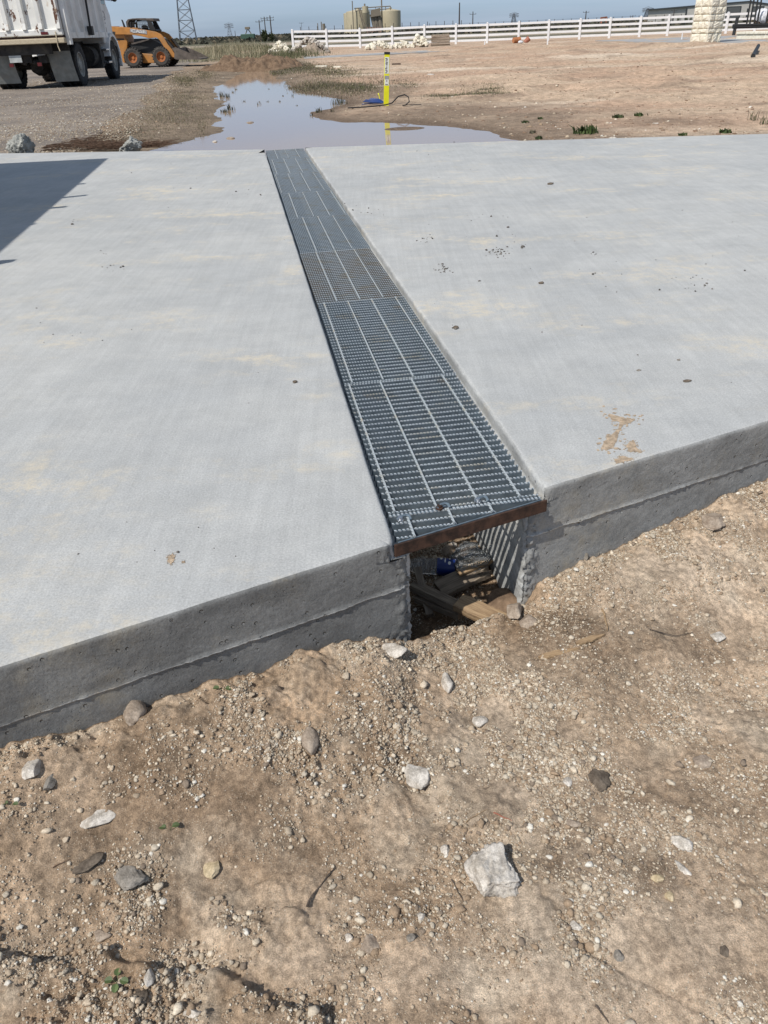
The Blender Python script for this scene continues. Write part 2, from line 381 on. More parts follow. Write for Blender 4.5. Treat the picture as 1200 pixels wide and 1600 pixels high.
class MB:                         # collects shapes into ONE mesh
    def __init__(s): s.v = []; s.f = []; s.mi = []; s.cur = 0
    def add(s, vs, fs):
        o = len(s.v); s.v += [tuple(p) for p in vs]
        for f in fs: s.f.append([i + o for i in f]); s.mi.append(s.cur)
        return s
    def box(s, x0, x1, y0, y1, z0, z1, M=None):
        vs = [Vector(p) for p in ((x0, y0, z0), (x1, y0, z0), (x1, y1, z0), (x0, y1, z0), (x0, y0, z1), (x1, y0, z1), (x1, y1, z1), (x0, y1, z1))]
        if M is not None: vs = [M @ p for p in vs]
        return s.add(vs, [(0, 3, 2, 1), (4, 5, 6, 7), (0, 1, 5, 4), (1, 2, 6, 5), (2, 3, 7, 6), (3, 0, 4, 7)])
    def bbox(s, x0, x1, y0, y1, z0, z1, b=0.01):       # chamfered box
        vs = []; sg = (0, 1)
        X = (x0, x1); Y = (y0, y1); Z = (z0, z1); o = {}
        for i in sg:
            for j in sg:
                for k in sg:
                    si, sj, sk = (b if i == 0 else -b), (b if j == 0 else -b), (b if k == 0 else -b)
                    o[i, j, k, 0] = len(vs); vs.append((X[i], Y[j] + sj, Z[k] + sk))
                    o[i, j, k, 1] = len(vs); vs.append((X[i] + si, Y[j], Z[k] + sk))
                    o[i, j, k, 2] = len(vs); vs.append((X[i] + si, Y[j] + sj, Z[k]))
        fs = []
        for i in sg: fs.append([o[i, 0, 0, 0], o[i, 1, 0, 0], o[i, 1, 1, 0], o[i, 0, 1, 0]][::(1 if i else -1)])
        for j in sg: fs.append([o[0, j, 0, 1], o[1, j, 0, 1], o[1, j, 1, 1], o[0, j, 1, 1]][::(-1 if j else 1)])
        for k in sg: fs.append([o[0, 0, k, 2], o[1, 0, k, 2], o[1, 1, k, 2], o[0, 1, k, 2]][::(1 if k else -1)])
        for j in sg:
            for k in sg: fs.append([o[0, j, k, 1], o[1, j, k, 1], o[1, j, k, 2], o[0, j, k, 2]])
        for i in sg:
            for k in sg: fs.append([o[i, 0, k, 0], o[i, 1, k, 0], o[i, 1, k, 2], o[i, 0, k, 2]])
        for i in sg:
            for j in sg: fs.append([o[i, j, 0, 0], o[i, j, 1, 0], o[i, j, 1, 1], o[i, j, 0, 1]])
        for i in sg:
            for j in sg:
                for k in sg: fs.append([o[i, j, k, 0], o[i, j, k, 1], o[i, j, k, 2]])
        return s.add(vs, fs)
    def cyl(s, a, b, r0, r1=None, n=12, cap=True):
        a = Vector(a); b = Vector(b); r1 = r0 if r1 is None else r1
        d = (b - a).normalized(); t = Vector((0, 0, 1)) if abs(d.z) < 0.9 else Vector((1, 0, 0))
        u = d.cross(t).normalized(); w = d.cross(u)
        vs = []
        for p, r in ((a, r0), (b, r1)):
            for i in range(n):
                q = 2 * math.pi * i / n; vs.append(p + (u * math.cos(q) + w * math.sin(q)) * r)
        fs = [(i, (i + 1) % n, n + (i + 1) % n, n + i) for i in range(n)]
        if cap: fs += [tuple(range(n))[::-1], tuple(range(n, 2 * n))]
        return s.add(vs, fs)
    def tube(s, pts, r, n=8):
        pts = [Vector(p) for p in pts]; rings = []; vs = []; rr = r if isinstance(r, (list, tuple)) else [r] * len(pts)
        for i, p in enumerate(pts):
            d = (pts[min(i + 1, len(pts) - 1)] - pts[max(i - 1, 0)]).normalized()
            t = Vector((0, 0, 1)) if abs(d.z) < 0.9 else Vector((1, 0, 0))
            u = d.cross(t).normalized(); w = d.cross(u)
            for k in range(n):
                q = 2 * math.pi * k / n; vs.append(p + (u * math.cos(q) + w * math.sin(q)) * rr[i])
        fs = [(i * n + k, i * n + (k + 1) % n, (i + 1) * n + (k + 1) % n, (i + 1) * n + k) for i in range(len(pts) - 1) for k in range(n)]
        fs += [tuple(range(n))[::-1], tuple(range((len(pts) - 1) * n, len(pts) * n))]
        return s.add(vs, fs)
    def lathe(s, prof, c=(0, 0, 0), axis='z', n=24, cap=True):  # prof [(r, h)]
        vs = []
        for r, h in prof:
            for k in range(n):
                q = 2 * math.pi * k / n; x, y = r * math.cos(q), r * math.sin(q)
                p = (x, y, h) if axis == 'z' else ((x, h, y) if axis == 'y' else (h, x, y))
                vs.append((p[0] + c[0], p[1] + c[1], p[2] + c[2]))
        fs = [(i * n + k, i * n + (k + 1) % n, (i + 1) * n + (k + 1) % n, (i + 1) * n + k) for i in range(len(prof) - 1) for k in range(n)]
        if cap: fs += [tuple(range(n))[::-1], tuple(range((len(prof) - 1) * n, len(prof) * n))]
        return s.add(vs, fs)
    def prism(s, poly, y0, y1, plane='xz'):           # polygon extruded along the third axis
        n = len(poly); vs = []
        for yy in (y0, y1):
            for p in poly:
                vs.append({'xz': (p[0], yy, p[1]), 'xy': (p[0], p[1], yy), 'yz': (yy, p[0], p[1])}[plane])
        fs = [tuple(range(n)), tuple(range(n, 2 * n))[::-1]] + [(i, n + i, n + (i + 1) % n, (i + 1) % n) for i in range(n)]
        return s.add(vs, fs)
    def xf(s, M):
        s.v = [tuple(M @ Vector(p)) for p in s.v]; return s
    def build(s, name, mat, parent=None, smooth=False, bevel=0.0):
        me = bpy.data.meshes.new(name); me.from_pydata(s.v, [], s.f)
        me.polygons.foreach_set('material_index', s.mi)
        bm = bmesh.new(); bm.from_mesh(me); bmesh.ops.recalc_face_normals(bm, faces=bm.faces)
        if bevel: bmesh.ops.bevel(bm, geom=list(bm.edges), offset=bevel, segments=2, affect='EDGES', profile=0.5)
        bm.to_mesh(me); bm.free()
        o = link(name, me, mat, parent)
        if smooth:
            me.polygons.foreach_set('use_smooth', [True] * len(me.polygons))
            try: me.set_sharp_from_angle(angle=R(40))
            except Exception: pass
        return o
def copy_tree(o, parent=None):
    c = o.copy(); COL.objects.link(c)
    if parent is not None: c.parent = parent
    for ch in list(o.children): copy_tree(ch, c)
    return c
def ico(sub):
    bm = bmesh.new(); bmesh.ops.create_icosphere(bm, subdivisions=sub, radius=1.0)
    v = np.array([p.co[:] for p in bm.verts]); f = np.array([[q.index for q in p.verts] for p in bm.faces]); bm.free()
    return v, f
ICO1 = ico(1); ICO2 = ico(2); ICO4 = ico(4); ICO5 = ico(5)
def rand_rot(n, rng):
    q = rng.normal(size=(n, 4)); q /= np.linalg.norm(q, axis=1)[:, None]; w, x, y, z = q.T
    return np.stack([np.stack([1 - 2 * (y * y + z * z), 2 * (x * y - z * w), 2 * (x * z + y * w)], -1),
                     np.stack([2 * (x * y + z * w), 1 - 2 * (x * x + z * z), 2 * (y * z - x * w)], -1),
                     np.stack([2 * (x * z - y * w), 2 * (y * z + x * w), 1 - 2 * (x * x + y * y)], -1)], 1)
def stones(pos, size, cols, base, rng, flat=0.62, jit=0.16):
    bv, bf = base; n = len(pos); k = len(bv)
    v = bv[None] * (1 + rng.normal(size=(n, k, 1)) * jit)
    v = v * rng.uniform(0.55, 1.15, (n, 1, 3))
    v = np.einsum('nij,nkj->nki', rand_rot(n, rng), v)
    v[:, :, 2] *= flat
    v = v * size[:, None, None] + pos[:, None, :]
    f = bf[None] + (np.arange(n) * k)[:, None, None]
    return v.reshape(-1, 3), f.reshape(-1, 3), np.repeat(cols, k, axis=0)
def noise3(p, s, seed):
    return (vnoise(p[:, 0] * s + 11, p[:, 1] * s + p[:, 2] * s * 0.7, seed) + vnoise(p[:, 1] * s - 5, p[:, 2] * s + p[:, 0] * s * 0.6, seed + 5) + vnoise(p[:, 2] * s + 2, p[:, 0] * s - p[:, 1] * s * 0.5, seed + 9)) / 3
def rock(name, mat, loc, size, rz=0.0, seed=0, cuts=14, rough=0.05, base=None, label=None, cat='rock', group=None, parent=None, ns=3.0, boxy=0.0):
    rg = np.random.default_rng(seed); v, f = base or ICO4; v = v.copy()
    d = rg.normal(size=(cuts, 3)); d /= np.linalg.norm(d, axis=1)[:, None]; off = rg.uniform(0.55, 0.85, cuts)
    for i in range(cuts):
        e = v @ d[i] - off[i]; v -= np.where(e > 0, e, 0)[:, None] * d[i]
    v *= (1 + rough * noise3(v, ns, seed) + rough * 0.7 * noise3(v, ns * 3, seed + 3) + rough * 0.5 * noise3(v, ns * 8, seed + 7))[:, None]
    if boxy:
        v = v / (np.sum(np.abs(v) ** 6, axis=1)[:, None] ** (1 / 6.0) / (np.linalg.norm(v, axis=1)[:, None])) ** boxy * (1 - 0.12 * boxy)
    v *= np.array(size) / 2 / 0.8
    me = np_mesh(name, v, f, smooth=False)
    o = link(name, me, mat, parent)
    o.location = loc; o.rotation_euler = (0, 0, rz)
    if label: tag(o, label, cat, group)
    return o
def blades(pos, h, w, cols, rng, lean=0.35, quads=2):
    n = len(pos); ang = rng.uniform(0, 2 * np.pi, n); la = rng.uniform(0, 2 * np.pi, n)
    dx = np.stack([np.cos(ang), np.sin(ang), 0 * ang], -1); ln = np.stack([np.cos(la), np.sin(la), 0 * la], -1) * (rng.uniform(0, lean, n) * h)[:, None]
    upv = np.array([0, 0, 1.0]); vs = []
    for t, ww in ((0, 1.0), (0.55, 0.8), (1.0, 0.12)):
        c = pos + upv * (h * t)[:, None] * (1 - 0.15 * t) + ln * t * t
        vs.append(c - dx * (w * ww / 2)[:, None]); vs.append(c + dx * (w * ww / 2)[:, None])
    v = np.stack(vs, 1); o = (np.arange(n) * 6)[:, None]
    f = np.concatenate([o + np.array([0, 1, 3, 2]), o + np.array([2, 3, 5, 4])])
    return v.reshape(-1, 3), f, np.repeat(cols, 6, axis=0)
# ================================================================== frames of the driveway and its drain
TA = R(98.6)
TD = np.array([math.cos(TA), math.sin(TA)])       # along the drain, away from the camera
CD = np.array([TD[1], -TD[0]])                    # across the drain, to the right
O0 = np.array([0.029, 1.4385])                    # near left corner of the grating
def DP(w, a, z=0.0): p = O0 + CD * w + TD * a; return (p[0], p[1], z)
FL = np.array([0.0136, 1.414]); DL = np.array([math.cos(R(25.6)), math.sin(R(25.6))])
FR = np.array([0.410, 1.636]); DR = np.array([math.cos(R(24.6)), math.sin(R(24.6))])
def front_y(x): return np.where(x < 0.2, FL[1] + (x - FL[0]) * DL[1] / DL[0], FR[1] + (x - FR[0]) * DR[1] / DR[0])
BACK = [(-30, 13.2), (-12.0, 10.6), (-6.3, 9.52), (-3.92, 9.05), (-1.052, 8.475), (-0.655, 8.486), (1.42, 8.335), (3.83, 8.09), (12, 7.3), (30, 5.4)]
def back_y(x): return np.interp(x, [p[0] for p in BACK], [p[1] for p in BACK])

# ------------------------------------------------------------------ terrain height and soil colour
Zp = -0.125                                       # pond level
POND_PX = [(225, 240), (262, 226), (300, 217), (337, 207), (334, 190), (332, 175), (344, 160), (330, 137), (356, 125), (385, 111), (425, 109), (437, 124), (452, 122), (447, 132), (470, 145), (525, 152), (553, 162), (525, 170), (497, 175), (502, 187), (550, 191.5), (650, 191.5), (700, 197), (762, 206), (812, 222), (850, 245), (500, 262), (225, 250)]
POND = np.array([W(x, y, Zp)[:2] for x, y in POND_PX])
def poly_sd(x, y, P):                             # signed distance, negative inside
    shp = x.shape; x = x.ravel(); y = y.ravel(); d = np.full(x.shape, 1e9); ins = np.zeros(x.shape, bool)
    for i in range(len(P)):
        a = P[i]; b = P[(i + 1) % len(P)]; e = b - a
        t = np.clip(((x - a[0]) * e[0] + (y - a[1]) * e[1]) / (e @ e), 0, 1)
        d = np.minimum(d, (x - a[0] - t * e[0]) ** 2 + (y - a[1] - t * e[1]) ** 2)
        c = ((a[1] > y) != (b[1] > y)) & (x < (b[0] - a[0]) * (y - a[1]) / (b[1] - a[1] + 1e-12) + a[0]); ins ^= c
    return (np.sqrt(d) * np.where(ins, -1, 1)).reshape(shp)
def blob(x, y, lst, z=-0.33):                      # soft patches given by survey points
    s = np.zeros_like(x)
    for (px, py, rx, ry, wt) in lst:
        c = W(px, py, z); ex = (W(px + rx, py, z) - c).length; ey = (W(px, py - ry, z) - c).length
        s = s + wt * np.exp(-(((x - c.x) / ex) ** 2 + ((y - c.y) / ey) ** 2))
    return s
PALE = [(760, 1120, 130, 130, .9), (830, 1230, 90, 130, 1.0), (900, 1440, 90, 90, .9), (1000, 900, 110, 50, .8), (560, 1010, 90, 30, 1.0), (480, 1060, 70, 50, .6),
        (330, 1460, 90, 70, .55), (1180, 1590, 60, 30, 1.4), (1100, 1100, 90, 60, .5), (1060, 1320, 60, 50, .5), (120, 1140, 80, 50, .7), (430, 1180, 60, 40, .4), (240, 1410, 60, 40, .4), (60, 1500, 80, 40, .4), (1100, 830, 120, 60, .5)]
WET = [(950, 1010, 120, 50, 1.0), (820, 985, 60, 25, .8), (270, 1240, 120, 50, .6), (100, 1360, 110, 60, .6), (580, 1170, 50, 60, .6), (870, 1350, 60, 40, .9), (1010, 1370, 80, 40, .7), (450, 1350, 100, 50, .35), (740, 1260, 60, 40, .6), (380, 1270, 60, 30, .5), (1010, 930, 50, 20, .4), (640, 1330, 90, 50, .35), (1050, 1250, 70, 30, .3), (560, 1430, 90, 40, .3)]
SMOOTH = [(700, 1520, 260, 60, 1.0), (1100, 1450, 130, 130, .9), (470, 1500, 60, 30, .8), (950, 1560, 160, 60, .8), (1100, 980, 120, 60, .5), (150, 1240, 120, 50, .4), (430, 1300, 80, 60, .4), (1000, 1200, 70, 40, .5)]
ROUGH = [(400, 1110, 90, 60, 1.0), (490, 1220, 90, 60, .9), (640, 1190, 60, 60, .7), (180, 1100, 150, 50, .9), (300, 1550, 200, 50, 1.2), (60, 1560, 120, 50, 1), (200, 1390, 80, 40, .6), (560, 1000, 90, 30, .8), (860, 940, 60, 40, .6), (430, 1440, 90, 40, .7), (640, 1440, 60, 40, .6), (60, 1200, 60, 40, .6)]
BANKP = np.array([W(x, y, -0.34)[:2] for x, y in [(-300, 1440), (60, 1530), (130, 1512), (215, 1500), (300, 1512), (345, 1535), (400, 1548), (440, 1580), (500, 1600), (540, 1700), (300, 2400), (-400, 2200)]])
LEDGE = np.array([W(x, y, -0.34)[:2] for x, y in [(285, 1380), (330, 1400), (420, 1380), (470, 1400), (480, 1440), (430, 1460), (380, 1480), (320, 1470), (290, 1430)]])
def gl(*p): return np.array([W(a_, b_, -0.34)[:2] for a_, b_ in p])
GROOVES = [(gl((850, 1395), (880, 1440), (930, 1495), (1000, 1530), (1080, 1560), (1150, 1600)), 0.010, 0.006), (gl((282, 1380), (288, 1440), (300, 1475), (300, 1500)), 0.004, 0.004),
           (gl((340, 1275), (350, 1245), (400, 1235)), 0.004, 0.004), (gl((1036, 1270), (1040, 1200), (1050, 1110)), 0.004, 0.003), (gl((560, 1120), (600, 1170), (640, 1220), (680, 1280)), 0.03, 0.008), (gl((700, 1300), (830, 1340), (900, 1380)), 0.02, 0.004)]
def line_d(x, y, P):
    d = np.full(np.shape(x), 1e9)
    for i in range(len(P) - 1):
        a = P[i]; e = P[i + 1] - a; t = np.clip(((x - a[0]) * e[0] + (y - a[1]) * e[1]) / (e @ e), 0, 1); d = np.minimum(d, (x - a[0] - t * e[0]) ** 2 + (y - a[1] - t * e[1]) ** 2)
    return np.sqrt(d)
def terrain(x, y):
    x = np.asarray(x, float); y = np.asarray(y, float)
    fy = front_y(x); d = fy - y                   # distance in front of the slab face
    near = y < back_y(x) - 0.25
    zf = np.interp(x, [-4, -2, -.766, -.549, -.426, -.30, -.16, -.03, .06, .2, .36, .42, .55, .71, .95, 1.15, 2, 4], [-.12, -.15, -.188, -.212, -.207, -.209, -.224, -.262, -.32, -.345, -.335, -.30, -.278, -.262, -.23, -.202, -.15, -.12])
    zg = zf + (-0.345 - zf) * sst(0.0, 0.55, d) - 0.05 * sst(0.5, 3, d)
    sm = np.clip(blob(x, y, SMOOTH), 0, 1); ro = np.clip(blob(x, y, ROUGH), 0, 1.2)
    det = np.where(d > -0.3, 1.0, 0.0)
    u = 0.020 * fbm(x * 2.6, y * 2.6, 3, 3) + (0.007 + 0.009 * ro) * fbm(x * 11, y * 11, 3, 11) * (1 - 0.6 * sm)
    r = 1 - np.abs(fbm(x * 34, y * 34, 3, 23)); u = u + (0.0034 + 0.0085 * ro) * (r - 0.5) * (1 - 0.75 * sm)
    u = u + (0.0024 + 0.0028 * ro) * fbm(x * 95, y * 95, 3, 31) * (1 - 0.4 * sm)
    sdb = poly_sd(x, y, BANKP) + 0.018 * fbm(x * 14, y * 14, 3, 51)
    u = u + 0.030 * sst(0.012, -0.012, sdb)
    sdl = poly_sd(x, y, LEDGE) + 0.015 * fbm(x * 16, y * 16, 3, 61)
    u = u + 0.009 * sst(0.006, -0.006, sdl)
    for (gp_, wd_, dp_) in GROOVES: u = u - dp_ * sst(wd_, wd_ * 0.25, line_d(x + 0.006 * fbm(x * 20, y * 20, 2, 121), y + 0.006 * fbm(x * 20 + 9, y * 20, 2, 123), gp_))
    u = u + (0.016 * np.clip(fbm(x * 17, y * 17, 3, 131), -0.4, 1) + 0.007 * fbm(x * 55, y * 55, 2, 133)) * sst(0.14, 0.02, d) * sst(-0.01, 0.0, d)
    z1 = zg + u * (0.75 + 0.25 * sst(0.0, 0.06, d))
    # the drain's floor and its mouth
    w = (x - O0[0]) * CD[0] + (y - O0[1]) * CD[1]; al = (x - O0[0]) * TD[0] + (y - O0[1]) * TD[1]
    fl = -0.455 + 0.03 * sst(0.05, 0.33, w) + 0.012 * fbm(x * 9, y * 9, 3, 71) + 0.004 * fbm(x * 40, y * 40, 2, 75)
    lip = sst(-0.015, 0.065, al - 0.10 * np.clip(w / 0.35, 0, 1)+ 0.018 * fbm(x * 12, y * 12, 2, 77))
    inn = (w > -0.05) & (w < 0.41) & (al > -0.3); lip = lip * sst(0.405, 0.35, w)
    z1 = np.where(inn, z1 + (fl - z1) * lip, z1)
    z1 = np.where((d < -0.08) & ~inn, -0.5, z1)
    # land beyond the slab
    base = -0.075 + 0 * x
    base = base + 0.012 * fbm(x * 0.5, y * 0.5, 3, 81) + 0.007 * fbm(x * 3.1, y * 3.1, 3, 85) * sst(90, 20, y)
    rgt = sst(-1.5, 3.5, x - (y - 12) * 0.02) * sst(11, 16, y)
    rid = 0.055 * fbm(x * 0.35, y * 0.8, 4, 91) + 0.036 * fbm(x * 1.7, y * 2.6, 3, 95)
    base = base + rgt * rid
    # graded berm in front of the walkway
    bx = np.interp(x, [3, 8, 16, 40], [60, 46, 33.5, 30]); base = base + 0.13 * np.exp(-((y - bx) / 3.0) ** 2) * sst(3, 7, x) * (1 + 0.4 * fbm(x * 0.9, y * 1.4, 3, 97))
    far = sst(45, 70, y); base = base * (1 - far) - 0.10 * far
    # grassy verge between road and pond
    vx = -4.4 - (y - 10) * 0.12; base = base + 0.045 * np.exp(-((x - vx - 0.2) / 1.1) ** 2) * sst(10, 14, y) * sst(36, 30, y)
    sd = poly_sd(x, y, POND)
    sdn = sd + 0.10 * fbm(x * 1.6, y * 1.1, 3, 99) + 0.04 * fbm(x * 6, y * 5, 2, 103)
    pb = Zp + 0.008 - 0.14 * sst(0.10, -0.9, sdn) + 0.0 * x
    k = sst(0.9, 0.0, sdn); base = base * (1 - k) + np.minimum(base, pb + 0.035 * sst(0, 0.9, sdn)) * k
    road = (x < road_x(y) - 0.1)
    base = np.where(road & (y < 46), -0.085, base)
    isl = W(632, 201, Zp); base = np.maximum(base, Zp + 0.010 - 0.5 * (((x - isl.x) / 0.42) ** 2 + ((y - isl.y) / 0.35) ** 2) * 0.05)
    edge = back_y(x)
    z = np.where(near, z1, base); z = np.where(near & (y > fy + 0.12) & ~inn, -0.5, z)
    # beside the ends of the slab, far outside the picture
    return z
ROADP = [(W(px, py, -0.06).y, W(px, py, -0.06).x) for px, py in [(60, 236), (130, 215), (190, 190), (228, 165), (250, 140), (268, 118), (296, 100)]]
def road_x(y):
    return np.interp(y, [p[0] for p in ROADP], [p[1] for p in ROADP]) + 0.12 * np.sin(np.asarray(y) * 1.3)
def soil(x, y, z):
    n = len(x); c = np.empty((n, 3))
    fy = front_y(x); d = fy - y
    pale = np.clip(blob(x, y, PALE) + 0.35 * fbm(x * 5, y * 5, 4, 201), 0, 1); wet = np.clip(blob(x, y, WET) * (1 + 0.5 * fbm(x * 9, y * 9, 3, 203)) + 0.25 * fbm(x * 3, y * 3, 4, 205), 0, 1)
    ora = np.clip(0.4 + 0.9 * fbm(x * 2.2 + 7, y * 2.2, 4, 207), 0, 1)
    A = np.array([0.445, 0.315, 0.205]); B = np.array([0.51, 0.385, 0.27])
    c[:] = A; c += (B - A) * (1 - ora)[:, None]
    sm = np.clip(blob(x, y, SMOOTH), 0, 1); c += (np.array([0.53, 0.41, 0.30]) - c) * (sm * 0.75)[:, None]
    c += (np.array([0.60, 0.50, 0.39]) - c) * (pale * 0.60)[:, None]
    pa = np.clip(0.1 + 1.0 * fbm(x * 6.5 + 3, y * 6.5, 4, 231), 0, 1); c += (np.array([0.235, 0.160, 0.102]) - c) * (pa * 0.5 * (1 - 0.7 * sm))[:, None]
    pa = np.clip(-0.1 + 1.1 * fbm(x * 9 - 5, y * 9, 4, 235), 0, 1); c += (np.array([0.62, 0.52, 0.40]) - c) * (pa * 0.6)[:, None]
    c += (np.array([0.170, 0.115, 0.072]) - c) * (wet * 0.80)[:, None]
    # drain floor
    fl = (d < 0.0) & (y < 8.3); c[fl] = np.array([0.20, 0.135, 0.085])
    farm = y > back_y(x) - 0.3
    sand = np.array([0.51, 0.385, 0.275]); pink = np.array([0.44, 0.295, 0.205]); mud = np.array([0.20, 0.15, 0.108]); pal = np.array([0.64, 0.54, 0.42])
    f = np.zeros((n, 3)); f[:] = sand
    q = np.clip(0.5 + 0.9 * fbm(x * 0.35, y * 0.7, 4, 211), 0, 1); f += (pink - f) * (q * 0.8)[:, None]
    q = np.clip(-0.15 + 0.9 * fbm(x * 0.25 + 4, y * 0.6, 5, 213), 0, 1); f += (pal - f) * (q * 0.8)[:, None]
    q = np.clip(-0.2 + 1.1 * fbm(x * 0.9, y * 1.6, 5, 217), 0, 1); f += (np.array([0.27, 0.195, 0.14]) - f) * (q * 0.8)[:, None]
    sd = poly_sd(x, y, POND); damp = sst(1.9, 0.35, sd * np.where(x > 0.3, 0.72, 1.0) + 0.7 * fbm(x * 0.8, y * 0.8, 4, 219)); f += (mud - f) * (damp * 0.85)[:, None]
    rim = sst(0.40, 0.02, sd); f += (np.array([0.125, 0.088, 0.062]) - f) * (rim * 0.75)[:, None]
    # damp strip along the slab on the right, pale track further out
    dp = sst(1.3, 0.5, y - back_y(x)) * sst(7.5, 3.0, x); f += (np.array([0.22, 0.155, 0.11]) - f) * (dp * 0.6)[:, None]
    gr = (sst(-1.1, -2.3, x + (y - 12) * 0.03) * sst(60, 30, y)); f += (np.array([0.22, 0.17, 0.122]) * (1 + 0.35 * fbm(x * 2.2, y * 1.6, 4, 241))[:, None] - f) * (gr * 0.9)[:, None]
    lef = sst(road_x(y) - 0.5, road_x(y) - 1.2, x) if False else 0
    far = sst(75, 95, y); f += (np.array([0.12, 0.115, 0.075]) - f) * far[:, None]
    st = sst(95, 110, y) * sst(150, 125, y); f += (np.array([0.40, 0.33, 0.25]) - f) * (st * 0.8)[:, None]
    c[farm] = f[farm]
    return np.clip(c, 0.02, 0.8)
def steps(lo, hi, d0, g, stop):
    out = [0.0]; x = 0.0
    while x < stop: x += d0 + g * x; out.append(x)
    return np.array(out)
def grid_mesh(xs, ys):
    X, Y = np.meshgrid(xs, ys, indexing='xy'); x = X.ravel(); y = Y.ravel(); z = terrain(x, y)
    nx, ny = len(xs), len(ys); i = np.arange(ny - 1)[:, None] * nx + np.arange(nx - 1)[None]
    f = np.stack([i, i + 1, i + nx + 1, i + nx], -1).reshape(-1, 4)
    return np.stack([x, y, z], -1), f, soil(x, y, z)
gx = steps(0, 0, 0.006, 0.06, 60)
xs = np.concatenate([-0.95 - gx[::-1][:-1], np.arange(-0.95, 1.42, 0.0044), 1.42 + gx[1:]])
ys = np.concatenate([0.42 - gx[::-1][:-1][gx[::-1][:-1] < 12], np.arange(0.42, 2.1, 0.0044), np.arange(2.11, 5.0, 0.03), [5.0]])
v1, f1, c1 = grid_mesh(xs, ys)
hx = steps(0, 0, 0.045, 0.022, 5200)
xs2 = np.concatenate([-hx[::-1][:-1], hx])
hy = steps(0, 0, 0.035, 0.0125, 6500)
ys2 = np.concatenate([np.arange(5.0, 8.0, 0.25), 8.0 + hy])
v2, f2, c2 = grid_mesh(xs2, ys2)
me = np_mesh('ground', np.concatenate([v1, v2]), np.concatenate([f1, f2 + len(v1)]), np.concatenate([c1, c2]), smooth=True)
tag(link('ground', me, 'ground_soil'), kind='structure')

# road sheet on the left
ry = np.concatenate([np.arange(9.0, 50, 0.3)]); rows = []
for yv in ry:
    xr = float(road_x(yv)); xl = -34.0 - (yv - 9) * 0.2
    yy0 = yv
    rows.append([(xl + (xr - xl) * t, yy0) for t in np.linspace(0, 1, 60) ** 0.6])
P = np.array(rows); nx = P.shape[1]; x = P[..., 0].ravel(); y = P[..., 1].ravel()
y = np.maximum(y, back_y(x) - 0.2)
z = -0.064 + 0.004 * fbm(x * 0.6, y * 0.6, 3, 5)
i = np.arange(len(ry) - 1)[:, None] * nx + np.arange(nx - 1)[None]
f = np.stack([i, i + 1, i + nx + 1, i + nx], -1).reshape(-1, 4)
tag(link('road', np_mesh('road', np.stack([x, y, z], -1), f, smooth=True), 'asphalt'), kind='structure')
# pond
b = MB(); wx = np.linspace(-7.5, 5.0, 40)
b.add([(-7.5, 8.3, Zp), (5.5, 7.6, Zp), (5.5, 40, Zp), (-10, 40, Zp)], [(0, 1, 2, 3)])
tag(b.build('pond_water', 'muddy_water'), kind='structure')
# thin concrete walkways in the background
def sheet(name, px, z, mat, th=0.05):
    m_ = MB(); m_.prism([tuple(W(a_, b_, z)[:2]) for a_, b_ in px], z - th, z, 'xy')
    return tag(m_.build(name, mat), kind='structure')
sheet('path', [(476, 91.5), (560, 87), (640, 82.5), (760, 76.5), (762, 74.5), (640, 80), (560, 84.5), (474, 88.5)], -0.062, 'stone_slab', 0.12)
sheet('path', [(930, 63.2), (1010, 65.5), (1110, 66.2), (1290, 68), (1290, 51), (1148, 55.5), (1060, 58.5)], -0.05, 'stone_slab', 0.12)

# ------------------------------------------------------------------ the concrete driveway
def path_pts(corner_u, corner_l, far, front_dir, sgn):
    """front edge from far out to the corner, then along the drain to the back edge; returns upper and lower polylines"""
    s = np.concatenate([np.array([30, 20, 12, 8, 5, 3.5, 2.6]), np.arange(2.0, 0.0, -0.005)])
    t = s / s.max()
    Fu = corner_u[None] + front_dir[None] * (s[:, None]); Fl = corner_l[None] + front_dir[None] * (s[:, None])
    ap = np.concatenate([np.arange(0.005, 1.5, 0.006), np.arange(1.55, 6.9, 0.06)])
    Tu = corner_u[None] + TD[None] * ap[:, None]; Tl = corner_l[None] + TD[None] * ap[:, None]
    return np.concatenate([Fu, Tu]), np.concatenate([Fl, Tl]), len(s)
def sdk(p): return np.array(p, float)
def line_x(p, d, q, e):
    A = np.array([[d[0], -e[0]], [d[1], -e[1]]]); t = np.linalg.solve(A, q - p); return p + d * t[0]
mats_top = []
